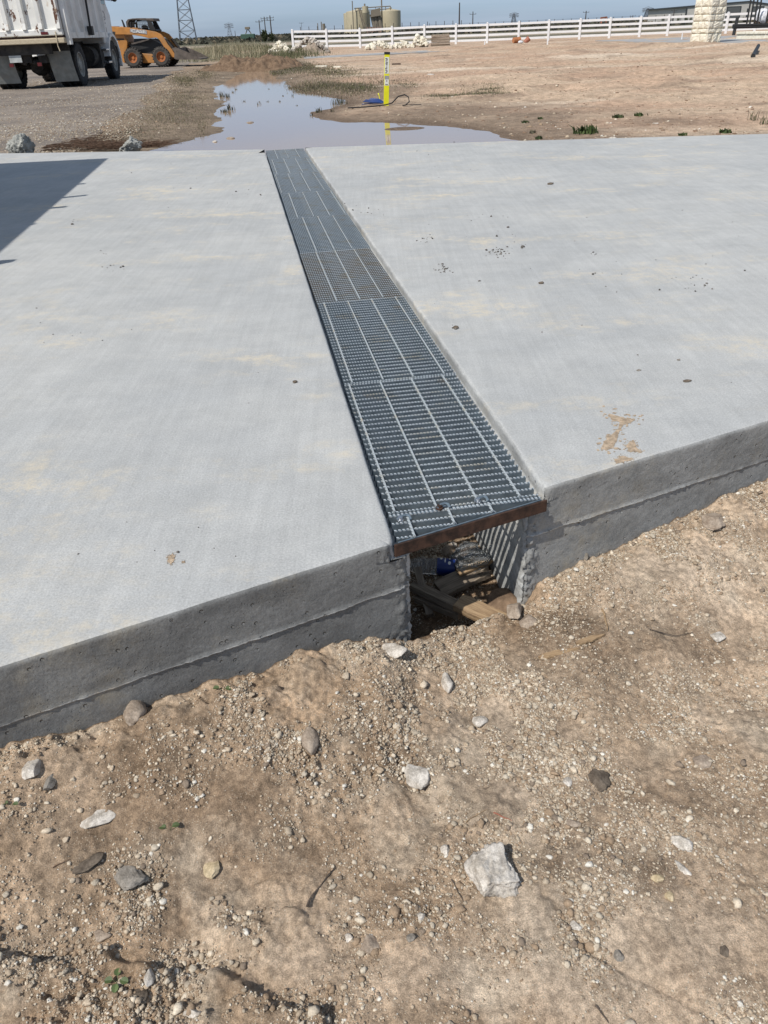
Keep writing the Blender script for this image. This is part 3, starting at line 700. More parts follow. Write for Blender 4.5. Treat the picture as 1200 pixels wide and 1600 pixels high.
def slab(side):
    if side == 'L':
        fd = -DL; F = FL; wu, wl = -0.012, 0.026; nrm = np.array([DL[1], -DL[0]]); out_t = CD; dd = DL
    else:
        fd = DR; F = FR; wu, wl = 0.392, 0.350; nrm = np.array([DR[1], -DR[0]]); out_t = -CD; dd = DR
    cu = line_x(F, dd, O0 + CD * wu, TD); cl = line_x(F, dd, O0 + CD * wl, TD)
    U, Lo, nf = path_pts(cu, cl, None, fd, 1); n = len(U)
    isf = np.arange(n) < nf
    sdist = np.where(isf, np.linalg.norm(U - cu, axis=1), np.linalg.norm(U - cu, axis=1))
    # outward normal, turned smoothly through the corner
    k = sst(-0.018, 0.018, np.where(isf, -sdist, sdist)); N2 = nrm[None] * (1 - k)[:, None] + out_t[None] * k[:, None]
    N2 /= np.linalg.norm(N2, axis=1)[:, None]
    # rounding of the plan corner
    rc = 0.010 * np.exp(-(sdist / 0.012) ** 2)
    prof = []                                      # (outward offset, z, uses lower path)
    r = 0.011
    prof.append((-0.07, 0.0, 0)); prof.append((-0.03, 0.0, 0))
    for q in np.linspace(0, 90, 6): prof.append((-r + r * math.sin(R(q)), -r + r * math.cos(R(q)), 0))
    for zz in (-0.018, -0.026, -0.034, -0.042): prof.append((0, zz, 0))
    for zz in list(np.arange(-0.050, -0.128, -0.006)): prof.append((0, zz, 1))
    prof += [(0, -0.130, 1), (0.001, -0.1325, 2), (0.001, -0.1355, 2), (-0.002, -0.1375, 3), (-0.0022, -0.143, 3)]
    for zz in list(np.arange(-0.150, -0.36, -0.007)) + [-0.40, -0.45, -0.55]: prof.append((-0.0022, zz, 3))
    rowsv = []; arc = np.where(isf, -sdist, sdist)
    for (o_, z_, m_) in prof:
        base = U if m_ == 0 else Lo
        P_ = base.copy(); a_ = arc
        amp = 0.0 if o_ < -0.02 and m_ == 0 else 0.0016
        nn = amp * 0.6 * fbm(a_ * 5 + 3 + z_ * 4, z_ * 9 - a_ * 2 + (5 if side == 'L' else 50), 4, 301) + amp * 0.22 * fbm(a_ * 60 + z_ * 31, z_ * 60 - a_ * 27, 3, 305)
        # honeycombed paste at the corner and on the drain side
        hc = np.exp(-(a_ / 0.035) ** 2) * (1.0 if z_ < -0.03 else 0.35) + np.where(~isf, 0.14 * sst(0.5, 0.02, a_), 0)
        if side == 'L': hc = hc + np.where(isf, 0.9 * sst(-0.13, -0.04, a_) * sst(-0.24, -0.28, z_), 0)
        else: hc = hc + np.where(isf, 0.6 * sst(-0.06, -0.01, a_) * sst(-0.06, -0.2, z_), 0)
        if o_ >= -0.02 or m_: nn = nn + 0.0060 * hc * (0.7 * fbm(a_ * 13 + z_ * 9, z_ * 19 - a_ * 5, 2, 309) + np.abs(fbm(a_ * 71 + z_ * 43, z_ * 83 - a_ * 37, 3, 311, 0.7)) * 1.2 - 0.3)
        zz = z_ + 0 * a_
        if m_ in (1, 2, 3):
            jl = 0.0025 * fbm(a_ * 9, 0 * a_ + 1, 4, 321)
            if -0.15 < z_ < -0.12: zz = zz + jl
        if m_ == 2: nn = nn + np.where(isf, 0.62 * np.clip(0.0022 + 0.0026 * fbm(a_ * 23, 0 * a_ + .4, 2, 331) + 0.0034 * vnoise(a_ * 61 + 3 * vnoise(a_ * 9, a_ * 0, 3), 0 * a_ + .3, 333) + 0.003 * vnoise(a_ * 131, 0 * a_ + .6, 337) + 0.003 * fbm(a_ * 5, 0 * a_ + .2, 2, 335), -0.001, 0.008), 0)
        oo = o_ if m_ != 3 else np.where(isf, o_, o_ * 0.3)
        if m_ == 0 and o_ > -0.02: zz = zz + 0.0006 * fbm(a_ * 8, 0 * a_ + 2, 3, 341) - 0.006 * np.exp(-(a_ / 0.02) ** 2)
        P_ = P_ + N2 * (oo + nn - rc)[:, None]
        rowsv.append(np.column_stack([P_, zz]))
    # inner rings must not fold over at the corner
    for j in (0, 1):
        o_ = -prof[j][0]
        ci = line_x(cu - nrm * o_, dd, cu - out_t * o_, TD)
        R_ = rowsv[j]
        for q in range(n):
            if isf[q]:
                p_ = U[q] - nrm * o_
                if (p_ - ci) @ fd < 0: p_ = ci + fd * 1e-4 * (nf - q)
            else:
                p_ = U[q] - out_t * o_
                if (p_ - ci) @ TD < 0: p_ = ci + TD * 1e-4 * (q - nf + 1)
            R_[q, :2] = p_; R_[q, 2] = 0
    V_ = np.concatenate(rowsv); m = len(prof)
    i = np.arange(m - 1)[:, None] * n + np.arange(n - 1)[None]
    f = np.stack([i, i + 1, i + n + 1, i + n], -1).reshape(-1, 4)
    if side == 'R': f = f[:, ::-1]
    f = f[:, ::-1]
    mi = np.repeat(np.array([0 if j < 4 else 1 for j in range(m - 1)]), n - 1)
    rowq = np.repeat(np.array([q_[2] for q_ in prof[:-1]]), n - 1); colq = np.tile(np.arange(n - 1), m - 1); mi = np.where(mi == 0, 0, np.where((colq >= nf) | (rowq == 2), 3, 2 if side == 'L' else 1))  # fin rows take the paler concrete, painting in the sunlit edge line
    # top sheet
    inner = rowsv[0]
    if side == 'L': far = [(p[0], p[1]) for p in BACK if p[0] < -1.0][::-1]; endp = (cu + TD * 7.02)
    else: far = [(p[0], p[1]) for p in BACK if p[0] > -0.7]; endp = (cu + TD * 6.9)
    last = inner[-1, :2]
    bi = [i_ for i_ in range(n)]
    vs = [tuple(q) for q in inner]
    return V_, f, mi, vs, far, last, cu
SV, SF, SM = [], [], []; TV, TF = [], []
b_top = MB()
off = 0
for side in 'LR':
    V_, f, mi, vs, far, last, cu = slab(side)
    SV.append(V_); SF.append(f + off); SM.append(mi); off += len(V_)
    tail = []
    wq = -0.012 if side == 'L' else 0.392
    q = O0 + CD * wq; # end of the drain edge at the back of the slab
    yb = 8.475 if side == 'L' else 8.486
    a_end = (yb - q[1]) / TD[1]; e = q + TD * a_end
    tail.append((e[0], e[1], 0))
    for p in far:
        if side == 'R' and p[0] < -0.6: continue
        if side == 'L' and p[0] > -1.1: continue
        tail.append((p[0], p[1], 0))
    pts = vs + tail
    lip = 0
    b_top.cur = 0
    idx = list(range(len(pts)))
    b_top.add(pts, [idx if side == 'R' else idx[::-1]])
    # back face of the slab
    bk = [t for t in tail]
    for a_, c_ in zip(bk[:-1], bk[1:]):
        b_top.cur = 1; b_top.add([a_, c_, (c_[0], c_[1], -0.4), (a_[0], a_[1], -0.4)], [(0, 1, 2, 3)])
    # remaining drain wall beyond the fine strip is already in the strip (to 6.9 m)
me_s = np_mesh('driveway', np.concatenate(SV), np.concatenate(SF), matidx=np.concatenate(SM), smooth=True)
me_t = bpy.data.meshes.new('t'); me_t.from_pydata(b_top.v, [], b_top.f); me_t.polygons.foreach_set('material_index', b_top.mi)
bm = bmesh.new(); bm.from_mesh(me_s); bm.from_mesh(me_t)
bmesh.ops.remove_doubles(bm, verts=[v_ for v_ in bm.verts if abs(v_.co.z) < 1e-6], dist=1e-6)
bmesh.ops.triangulate(bm, faces=[f_ for f_ in bm.faces if len(f_.verts) > 4])
bm.normal_update(); nfl = 0
for f_ in bm.faces:
    if max(abs(v_.co.z) for v_ in f_.verts) < 1e-6:
        f_.smooth = False
        if f_.normal.z < 0: f_.normal_flip(); nfl += 1
    if f_.calc_area() > 0.5: f_.smooth = False
print('flipped', nfl)
bm.to_mesh(me_s); bm.free()
drive = tag(link('driveway', me_s, ['concrete', 'formed_concrete', 'dark_formed_concrete', 'drain_wall_concrete']), kind='structure')

# ------------------------------------------------------------------ steel grating
PITCHB = 0.0302; BW = 0.376; GZ = -0.012
def bar(mb_, w0, w1, a, top_mat=1):
    n = max(4, int((w1 - w0) / 0.00163)); ws = np.linspace(w0, w1, n)
    ph = (ws / 0.0098) % 1.0
    tz = np.where(ph < 0.55, 0.0, -0.0034 * np.sin((ph - 0.55) / 0.45 * np.pi)); th = 0.0019 + 0.0007 * np.cos(ph * 2 * np.pi)
    vs = []
    for i in range(n):
        for (s_, zz) in ((-1, -0.033), (-1, -0.0036), (-1, tz[i]), (1, tz[i]), (1, -0.033)):
            vs.append((ws[i], a + s_ * (th[i] if zz > -0.0036 else 0.0017), zz))
    o_ = len(mb_.v); mb_.v += vs
    for i in range(n - 1):
        for k in range(4):
            mb_.f.append([o_ + i * 5 + k, o_ + (i + 1) * 5 + k, o_ + (i + 1) * 5 + k + 1, o_ + i * 5 + k + 1]); mb_.mi.append(1 if k in (1, 2) and (ph[i] < 0.66 or ph[i] > 0.9) else 0)  # raised teeth take the painted glint, troughs the darker side colour
    for i in (0, n - 1): mb_.f.append([o_ + i * 5 + k for k in range(5)]); mb_.mi.append(0)
def rodmesh(L_):
    m_ = MB(); n = int(L_ / 0.004); vs = []; r = 0.0034
    for i in range(n + 1):
        a = L_ * i / n; tw = a * 2 * math.pi / 0.055
        for k in range(4): q = tw + k * math.pi / 2; vs.append((math.cos(q) * r * 1.05, a, math.sin(q) * r))
    m_.add(vs, [(i * 4 + k, i * 4 + (k + 1) % 4, (i + 1) * 4 + (k + 1) % 4, (i + 1) * 4 + k) for i in range(n) for k in range(4)] + [(0, 1, 2, 3), tuple(range(n * 4, n * 4 + 4))])
    return m_
seams = [0.122, 0.94, 1.854, 2.768, 3.682, 4.596, 5.51, 6.424, 7.13]
rodw = [[.015, .118, .222, .328], [.025, .128, .230, .335], [.084, .185, .286], [.086, .181, .276], [.057, .158, .259, .361], [.012, .117, .221, .324], [.028, .136, .240, .344], [.084, .187, .289]]
where = ['nearest full steel grating panel, behind the angled end piece, with brown stains', 'second full grating panel from the near end, dark blue-grey with four cross rods', 'third grating panel from the near end, browner than the others with three cross rods', 'fourth grating panel from the near end of the drain, with three cross rods', 'fifth grating panel from the near end, halfway along the drain', 'sixth grating panel along the drain, third from the puddle end', 'grating panel next to last before the puddle at the far end of the drain', 'farthest grating panel, ending at the puddle behind the concrete']
cache = {}
GROUP = 'steel grating panels covering the drain channel'
for k in range(8):
    a0, a1 = seams[k], seams[k + 1]; L_ = a1 - a0
    e = empty('steel_grating', DP(0, a0, GZ + (0.001 if k % 2 else 0)), TA - math.pi / 2 + R([0.15, -0.1, 0.2, 0, -0.2, 0.1, 0, 0][k]), where[k], 'grating', GROUP)
    nb = int(round((L_ - 0.008) / PITCHB)); key = nb
    if key not in cache:
        mb_ = MB()
        for i in range(nb): bar(mb_, 0.0, BW, 0.006 + i * (L_ - 0.012) / (nb - 1))
        ob = mb_.build('bearing_bars', ['galvanised', 'galvanised_top_glint'], e); cache[key] = ob.data
    else:
        ob = link('bearing_bars', cache[key], None, e)
    if k == 2: ob.data = ob.data.copy(); ob.data.materials[0] = MATS['galvanised_stained']
    for w in rodw[k]:
        kk = ('r', round(L_, 2))
        if kk not in cache:
            ro = rodmesh(L_ - 0.012).build('cross_rod', 'galvanised_rod', e); cache[kk] = ro.data
        else: ro = link('cross_rod', cache[kk], None, e)
        ro.location = (w, 0.004, 0.0015)
# angled end piece
e = empty('grating_end_piece', DP(0, 0, GZ), TA - math.pi / 2, 'wedge-shaped steel grating end piece cut to the slanted front edge, behind the rusty angle', 'grating')
mb_ = MB()
for i in range(4):
    a = 0.018 + i * 0.0302 + (0.004 if i == 3 else 0); w1 = min(BW, (a - 0.006) / 0.285)
    if i == 3: w1 = BW
    bar(mb_, 0.0, w1, a)
bar(mb_, 0.0, BW, 0.116)
mb_.build('bearing_bars', ['galvanised', 'galvanised_top_glint'], e)
for w, a0, a1 in ((0.040, 0.010, 0.105), (0.142, 0.045, 0.110), (0.243, 0.074, 0.112)):
    ro = rodmesh(a1 - a0).build('cross_rod', 'galvanised_rod', e); ro.location = (w, a0, 0.0025)
# thin flat end band that closes the wedge
m_ = MB(); c0 = np.array([0.0, -0.002]); c1 = np.array([BW, 0.1035])
m_.add([(0, -0.002, -0.001), (BW, 0.1035, -0.001), (BW, 0.1065, -0.001), (0, 0.002, -0.001), (0, -0.002, -0.026), (BW, 0.1035, -0.026), (BW, 0.1065, -0.026), (0, 0.002, -0.026)], [(0, 1, 2, 3), (7, 6, 5, 4), (0, 4, 5, 1), (2, 6, 7, 3), (1, 5, 6, 2), (0, 3, 7, 4)])
m_.build('end_band', 'galvanised', e)
# saddle clips with bolts
for i, (w, a, lab) in enumerate(((0.022, 0.088, 'leftmost saddle clip and bolt at the near left corner of the grating'), (0.124, 0.118, 'middle saddle clip and bolt on the double bar of the grating'), (0.222, 0.128, 'right-hand saddle clip and bolt on the double bar of the grating'))):
    e = empty('grating_clip', DP(w, a, GZ + 0.004), TA - math.pi / 2, lab, 'bolt')
    m_ = MB(); m_.cyl((0, 0, -0.004), (0, 0, 0.0005), 0.009, n=20); m_.cyl((0, 0, 0.0005), (0, 0, 0.006), 0.0062, n=6); m_.build('bolt', 'rusty_steel' if i == 1 else 'chrome', e, bevel=0.0004)
    m_ = MB(); m_.tube([(-0.006, -0.003, 0.0), (0.004, 0.004, 0.004), (0.014, 0.006, 0.006), (0.022, 0.003, 0.004), (0.024, -0.008, 0.0)], 0.0035, 6); m_.build('hook', 'galvanised', e, smooth=True)
# rusty angle across the mouth
pa = np.array([0.0215, 1.4245]); pb = np.array([0.3985, 1.5925]); dv = (pb - pa); Ld = np.linalg.norm(dv)
m_ = MB(); m_.prism([(0, -0.012), (0.005, -0.012), (0.005, -0.040), (0.04, -0.040), (0.04, -0.0445), (0, -0.0445)], 0, Ld, 'yz')
m_.xf(Matrix.Translation((pa[0], pa[1], 0)) @ Matrix.Rotation(math.atan2(dv[1], dv[0]), 4, 'Z'))
for i_, v_ in enumerate(m_.v): pass
# prism 'yz' puts the profile in (y, z) and extrudes along x
o = m_.build('steel_angle', 'rusty_steel', bevel=0.0008); tag(o, 'rusty brown steel angle closing the near end of the grating above the drain mouth', 'steel angle')
# ------------------------------------------------------------------ loose gravel on the bare soil (nobody could count it)
def ground_z(x, y): return terrain(np.asarray(x, float), np.asarray(y, float))
rg = np.random.default_rng(11)
def scatter(n, cover):
    x = rg.uniform(-0.95, 1.5, n); y = rg.uniform(0.45, 2.1, n)
    d = front_y(x) - y; w = (x - O0[0]) * CD[0] + (y - O0[1]) * CD[1]
    ok = (d > 0.004) | ((w > 0.03) & (w < 0.35) & (y < 2.2)); x, y, d = x[ok], y[ok], d[ok]
    pale = np.clip(blob(x, y, PALE) + 0.25 * fbm(x * 7, y * 7, 3, 201), 0, 1.3); ro = np.clip(blob(x, y, ROUGH), 0, 1); sm = np.clip(blob(x, y, SMOOTH), 0, 1)
    cl = np.clip(0.5 + 1.1 * fbm(x * 13, y * 13, 3, 402), 0, 1.4)
    edge = np.exp(-(d / 0.05) ** 2) * 0.5
    wt_ = np.clip(blob(x, y, WET), 0, 1); p = (0.20 + 1.3 * pale + 0.7 * ro + edge) * (1 - 0.6 * wt_) * (1 - 0.65 * sm) * cl * cover
    k = rg.uniform(0, 1, len(x)) < p
    return x[k], y[k], pale[k]
def stone_cols(n, pale):
    t = rg.uniform(0, 1, n)[:, None]; base = np.array([[0.42, 0.33, 0.235]]) * (1 - t) + np.array([[0.66, 0.58, 0.46]]) * t
    base *= rg.uniform(0.72, 1.12, (n, 1)); g_ = rg.uniform(0, 1, n)
    base[g_ < 0.06] = np.array([0.24, 0.19, 0.145]); base[(g_ > 0.10) & (g_ < 0.32)] = np.array([0.34, 0.25, 0.17]); 
    base[(g_ > 0.95)] = np.array([0.70, 0.66, 0.58]); return base
Vs, Fs, Cs = [], [], []; off = 0
for n, cover, smin, smax, ic in ((420000, 0.9, 0.0010, 0.0022, ICO1), (330000, 0.75, 0.0017, 0.0038, ICO1), (60000, 0.62, 0.0030, 0.0068, ICO2), (4600, 0.45, 0.0062, 0.0105, ICO2)):
    x, y, pale = scatter(n, cover); s_ = smin * (smax / smin) ** (rg.uniform(0, 1, len(x)) ** 1.5)
    z = ground_z(x, y) + s_ * rg.uniform(-0.05, 0.42, len(x))
    v, f, c = stones(np.stack([x, y, z], -1), s_, stone_cols(len(x), pale), ic, rg)
    Vs.append(v); Fs.append(f + off); Cs.append(c); off += len(v)
# far side: scattered stones and clods on the bare ground beyond the concrete
n = 16000; y = 8.7 + 34 * rg.uniform(0, 1, n) ** 1.6; x = rg.uniform(-1, 1, n) * (3 + y * 0.5)
sd_ = poly_sd(x, y, POND); k = (sd_ > 0.05) & (y > back_y(x) + 0.05) & ((x > -1.5) | (rg.uniform(0, 1, n) < 0.5)); x, y = x[k], y[k]
s_ = 0.0055 * (6 ** (rg.uniform(0, 1, len(x)) ** 2.2)); z = ground_z(x, y)
cc = stone_cols(len(x), 0); dk = rg.uniform(0, 1, len(x)) < 0.55; cc[dk] = np.array([0.24, 0.165, 0.115])
n = 26000; yr = 9.5 + 22 * rg.uniform(0, 1, n) ** 1.5; xr = road_x(yr) + 0.5 - np.abs(rg.normal(size=n)) * (1.2 + 0.25 * (yr - 9)); k = (yr > back_y(xr) + 0.02) & (poly_sd(xr, yr, POND) > 0.1); xr, yr = xr[k], yr[k]
sr = 0.006 * (3.5 ** (rg.uniform(0, 1, len(xr)) ** 2.0)) * (0.7 + yr / 40); zr = np.maximum(ground_z(xr, yr), -0.066); cr_ = stone_cols(len(xr), 0) * rg.uniform(0.5, 1.0, (len(xr), 1))
s_ = np.concatenate([s_, sr]); x = np.concatenate([x, xr]); y = np.concatenate([y, yr]); z = np.concatenate([z, zr]); cc = np.concatenate([cc, cr_])
v, f, c = stones(np.stack([x, y, z], -1), s_, cc, ICO1, rg); Vs.append(v); Fs.append(f + off); Cs.append(c); off += len(v)
tag(link('gravel', np_mesh('gravel', np.concatenate(Vs), np.concatenate(Fs), np.concatenate(Cs)), 'gravel'), 'loose pale limestone gravel and clods strewn over the brown soil', 'gravel', kind='stuff')
# dark crumbs dropped on the concrete
Vs = []
pts = []
for (px, py, r_, n_) in ((775, 392, 14, 34), (690, 421, 12, 26), (665, 376, 10, 12), (712, 513, 6, 9), (1090, 445, 22, 14), (820, 384, 6, 6), (785, 397, 7, 6), (928, 397, 5, 4), (460, 598, 3, 3), (180, 420, 14, 8), (160, 395, 10, 3), (118, 345, 10, 4), (700, 250, 60, 10), (780, 350, 80, 16), (560, 330, 30, 10), (1050, 400, 120, 14), (300, 300, 90, 12), (100, 520, 90, 8), (900, 470, 120, 10), (250, 860, 90, 8)):
    for _ in range(n_):
        q = W(px + rg.normal() * r_ * 0.6, py + rg.normal() * r_ * 0.3, 0.0); pts.append((q.x, q.y, 0.001))
pts = np.array(pts); s_ = 0.0024 * (3.6 ** (rg.uniform(0, 1, len(pts)) ** 3)) * (0.6 + 0.13 * pts[:, 1])
pts[:, 2] = s_ * 0.35
x = rg.uniform(-4, 4, 260); y = rg.uniform(1.6, 8.0, 260); k = (y > front_y(x) + 0.1) & (y < back_y(x) - 0.1); w = (x - O0[0]) * CD[0] + (y - O0[1]) * CD[1]; k &= (w < -0.03) | (w > 0.42)
s2 = rg.uniform(0.0008, 0.0020, k.sum()) * (0.6 + 0.12 * y[k])
P = np.concatenate([pts, np.stack([x[k], y[k], s2 * 0.3], -1)]); S = np.concatenate([s_, s2])
v, f, c = stones(P, S, np.tile(np.array([[0.10, 0.09, 0.08]]), (len(P), 1)) * rg.uniform(0.6, 2.0, (len(P), 1)), ICO1, rg)
tag(link('crumbs', np_mesh('crumbs', v, f, c), 'gravel'), 'dark crumbs and grit scattered over the grey concrete', 'grit', kind='stuff')

# ------------------------------------------------------------------ individual stones
def gpt(px, py, it=6):
    """where a sight line meets the soil in front of the slab"""
    z = -0.33
    for _ in range(it):
        p = W(px, py, z); z = float(terrain(np.array([p.x]), np.array([min(p.y, float(front_y(p.x)) - 0.005)]))[0])
    return Vector((p.x, p.y, z))
def place_rock(mat, px, py, wpx, dpx, h, seed, label, rz=0.0, name='rock', group=None, cuts=14, rough=0.06, base=None, sink=0.3, ns=3.0, boxy=0.0):
    p = gpt(px, py); m = (W(px + 10, py, p.z) - p).length / 10; my = (W(px, py - 10, p.z) - p).length / 10
    return rock(name, mat, (p.x, p.y, p.z + h * (0.5 - sink)), (wpx * m, dpx * my, h), R(rz), seed, cuts, rough, base, label, 'stone', group, ns=ns, boxy=boxy)
place_rock('pale_rock', 768, 1376, 70, 76, 0.060, 8, 'large white and grey limestone block, biggest stone on the dirt, casting a dark shadow', 6, 'stone', cuts=9, rough=0.17, base=ICO5, sink=0.2, boxy=0.65, ns=3.2)
place_rock('tan_rock', 483, 1160, 25, 36, 0.030, 5, 'grey-tan angular stone below the left slab, with a dark shadow on its right', 0, 'stone', rough=0.1)
place_rock('pale_rock', 650, 1212, 32, 36, 0.022, 6, 'pale triangular stone lying in the middle gravel', 15, 'stone', rough=0.1)
place_rock('tan_rock', 208, 1118, 34, 34, 0.034, 7, 'smooth tan heart-shaped stone against the foot of the left slab face', 20, 'stone', rough=0.10)
place_rock('pale_rock', 152, 1279, 52, 26, 0.012, 8, 'flat pale flake of stone lying aslant on the brown soil at lower left', 25, 'stone', rough=0.08)
place_rock('dark_rock', 138, 1348, 40, 16, 0.007, 9, 'thin charcoal strip of broken asphalt on the brown soil', 38, 'asphalt_chip', rough=0.1)
place_rock('grey_rock', 204, 1374, 42, 44, 0.016, 10, 'dark grey cracked lump of dried clay, left of the yellowish stone', 0, 'dirt_clod', cuts=24, rough=0.14)
place_rock('dark_rock', 214, 1557, 36, 30, 0.010, 12, 'dark triangular slate chip beside the green seedling at bottom left', 10, 'stone', rough=0.08)
place_rock('buff_rock', 333, 1356, 24, 28, 0.010, 13, 'yellowish flat stone right of the dark clay lump', 10, 'stone', rough=0.08)
place_rock('dark_rock', 934, 1219, 34, 28, 0.020, 14, 'dark brown-grey lobed clod on the sandy soil right of centre', 0, 'dirt_clod', cuts=20, rough=0.16)
place_rock('pale_rock', 698, 1069, 19, 24, 0.022, 15, 'single pale stone on damp soil below the drain mouth', 0, 'stone')
place_rock('pale_rock', 751, 1127, 21, 17, 0.014, 16, 'small pale stone in gravel straight above the large block', 0, 'stone')
place_rock('tan_rock', 577, 1481, 27, 30, 0.020, 17, 'tan stone on smooth sand near the bottom centre, among clods', 20, 'stone', rough=0.1)
place_rock('tan_rock', 1097, 1191, 34, 22, 0.016, 18, 'rounded tan stone half sunk in the soil at the right side', 0, 'stone', sink=0.45)
place_rock('pale_rock', 1121, 997, 20, 13, 0.016, 19, 'bright white stone next to a grey smudge at the right', 0, 'stone')
place_rock('dark_rock', 1131, 1486, 18, 16, 0.003, 20, 'thin dark brown leaf-shaped chip on the pale sand at lower right', 20, 'stone')
place_rock('pale_rock', 1067, 1318, 22, 36, 0.014, 21, 'chalky white lump at the end of the dark crack at right', 40, 'stone', rough=0.15)
place_rock('grey_rock', 966, 1495, 15, 15, 0.012, 22, 'small round grey pebble below the right-hand gravel patch', 0, 'stone', rough=0.03)
place_rock('pale_rock', 899, 1449, 18, 15, 0.012, 23, 'white pebble in the gravel patch right of the large block, lowest big one', 0, 'stone')
place_rock('buff_rock', 1029, 1374, 21, 11, 0.008, 24, 'flat cream flake on the damp brown patch at lower right', 0, 'stone')
place_rock('buff_rock', 1046, 1401, 15, 13, 0.009, 25, 'oval tan pebble just below the flat cream flake', 0, 'stone', rough=0.03)
place_rock('pale_rock', 1066, 1359, 13, 24, 0.010, 26, 'slender white sliver of stone above the oval tan pebble', 30, 'stone')
place_rock('grey_rock', 77, 1221, 18, 16, 0.012, 27, 'blue-grey pebble at the left edge below the slab', 0, 'stone')
place_rock('pale_rock', 50, 1205, 26, 24, 0.022, 28, 'pale stone left of the blue-grey pebble', 0, 'stone')
place_rock('tan_rock', 895, 1288, 21, 12, 0.012, 29, 'long pale pebble in gravel above and right of the large block', 0, 'stone')
place_rock('pale_rock', 885, 1222, 14, 14, 0.010, 31, 'bright pebble left of the lobed dark clod', 0, 'stone')
place_rock('pale_rock', 696, 1329, 14, 12, 0.012, 32, 'small white pebble left of the large block', 0, 'stone')
place_rock('grey_rock', 643, 1467, 13, 11, 0.010, 33, 'dark grey pebble left of and below the large block', 0, 'stone')
place_rock('pale_rock', 657, 1432, 12, 12, 0.010, 34, 'white pebble between the tan bottom stone and the large block', 0, 'stone')
place_rock('pale_rock', 545, 1466, 13, 12, 0.010, 36, 'white pebble up and left of the tan bottom stone', 0, 'stone')
place_rock('tan_rock', 159, 1463, 26, 15, 0.012, 37, 'cream stone below the dark clay lump at lower left', 0, 'stone')
place_rock('pale_rock', 233, 1530, 16, 24, 0.014, 38, 'upright white chip on the crest of the bottom left bank', 0, 'stone')
place_rock('pale_rock', 301, 1585, 24, 16, 0.016, 39, 'whitish stone on the bottom left bank near the frame edge', 0, 'stone')
place_rock('tan_rock', 803, 965, 24, 22, 0.028, 41, 'pale rounded stone resting on the end of the sunlit plank', 0, 'stone', sink=-0.35)
place_rock('tan_rock', 826, 975, 26, 22, 0.028, 42, 'tan stone just right of the sunlit plank end', 0, 'stone')
place_rock('pale_rock', 612, 1020, 40, 20, 0.02, 43, 'flat broken concrete scrap at the foot of the left slab corner', 10, 'stone', rough=0.12)
place_rock('mound_soil', 787, 938, 48, 34, 0.026, 44, 'smooth brown clod in front of the right drain wall', 0, 'dirt_clod', rough=0.04, sink=0.4)
place_rock('tan_rock', 1115, 815, 34, 26, 0.02, 46, 'brownish clod among stones close to the right slab face', 0, 'dirt_clod', rough=0.1)
place_rock('pale_rock', 972, 767 + 45, 18, 14, 0.014, 47, 'white stone beside the right slab face foot', 0, 'stone')
# a curved piece of pipe shell against the right slab face
for (px, py, lab, sd_) in ((920, 864, 'curved grey shell of broken concrete against the right slab face, nearer one', 51), (938, 856, 'curved grey shell of broken concrete against the right slab face, farther one', 52)):
    p = gpt(px, py + 6); m_ = MB()
    for i in range(12):
        pass
    R0, T0 = 0.022, 0.004; vs = []; n_ = 12
    for i in range(n_ + 1):
        q = R(200 * i / n_ - 10)
        for rr in (R0, R0 - T0):
            for zz in (0, 0.018): vs.append((math.cos(q) * rr, math.sin(q) * rr, zz * (0.7 + 0.3 * math.sin(i * 1.3 + sd_))))
    fs = []
    for i in range(n_):
        a_ = i * 4; b__ = a_ + 4
        fs += [(a_, a_ + 1, b__ + 1, b__), (a_ + 3, a_ + 2, b__ + 2, b__ + 3), (a_ + 1, a_ + 3, b__ + 3, b__ + 1), (a_, b__, b__ + 2, a_ + 2)]
    fs += [(0, 2, 3, 1), (n_ * 4, n_ * 4 + 1, n_ * 4 + 3, n_ * 4 + 2)]
    m_.add(vs, fs); o = m_.build('concrete_scrap', 'grey_rock'); o.location = (p.x, p.y, p.z - 0.002); o.rotation_euler = (0.35, 0.2, R(50)); tag(o, lab, 'concrete scrap')

# ------------------------------------------------------------------ seedlings and twigs
def seedling(px, py, n_, s_, label, seed):
    p = gpt(px, py); r_ = random.Random(seed)
    e = empty('seedling', p, 0, label, 'seedling')
    m_ = MB(); tips = []
    for i in range(n_):
        q = i * 2 * math.pi / n_ + r_.uniform(-0.3, 0.3); t = Vector((math.cos(q) * s_ * 0.9, math.sin(q) * s_ * 0.9, s_ * r_.uniform(0.5, 0.9))); tips.append((t, q))
        m_.tube([(0, 0, -0.002), (t.x * 0.5, t.y * 0.5, t.z * 0.7), tuple(t)], s_ * 0.05, 5)
    m_.build('stem', 'leaf_green', e)
    for t, q in tips:
        l_ = MB(); c_, s2 = math.cos(q), math.sin(q); vs = [tuple(t)]; K = 10
        for k in range(K):
            a_ = -math.pi + 2 * math.pi * k / K; rr = s_ * 0.55 * (1.12 - 0.35 * math.cos(a_)); x_ = math.cos(a_) * rr + s_ * 0.5; y_ = math.sin(a_) * rr * 0.85
            vs.append((t.x + c_ * x_ - s2 * y_, t.y + s2 * x_ + c_ * y_, t.z + abs(y_) * 0.35 - 0.1 * x_))
        vs[0] = (t.x + c_ * s_ * 0.5, t.y + s2 * s_ * 0.5, t.z - 0.03 * s_)
        l_.add(vs, [(0, 1 + k, 1 + (k + 1) % K) for k in range(K)]); l_.build('leaf', 'leaf_green', e)
seedling(184, 1535, 4, 0.011, 'four-leaved green seedling at bottom left', 1)
seedling(264, 1295, 2, 0.011, 'two-leaved seedling on bare brown soil at left, right of the flat pale flake', 2)
seedling(18, 1258, 2, 0.008, 'tiny seedling at the left frame edge', 3)
seedling(348, 1078, 2, 0.011, 'two-leaved seedling against the left slab face foot', 4)
seedling(843, 814, 3, 0.014, 'small green sprout against the right slab face foot', 5)
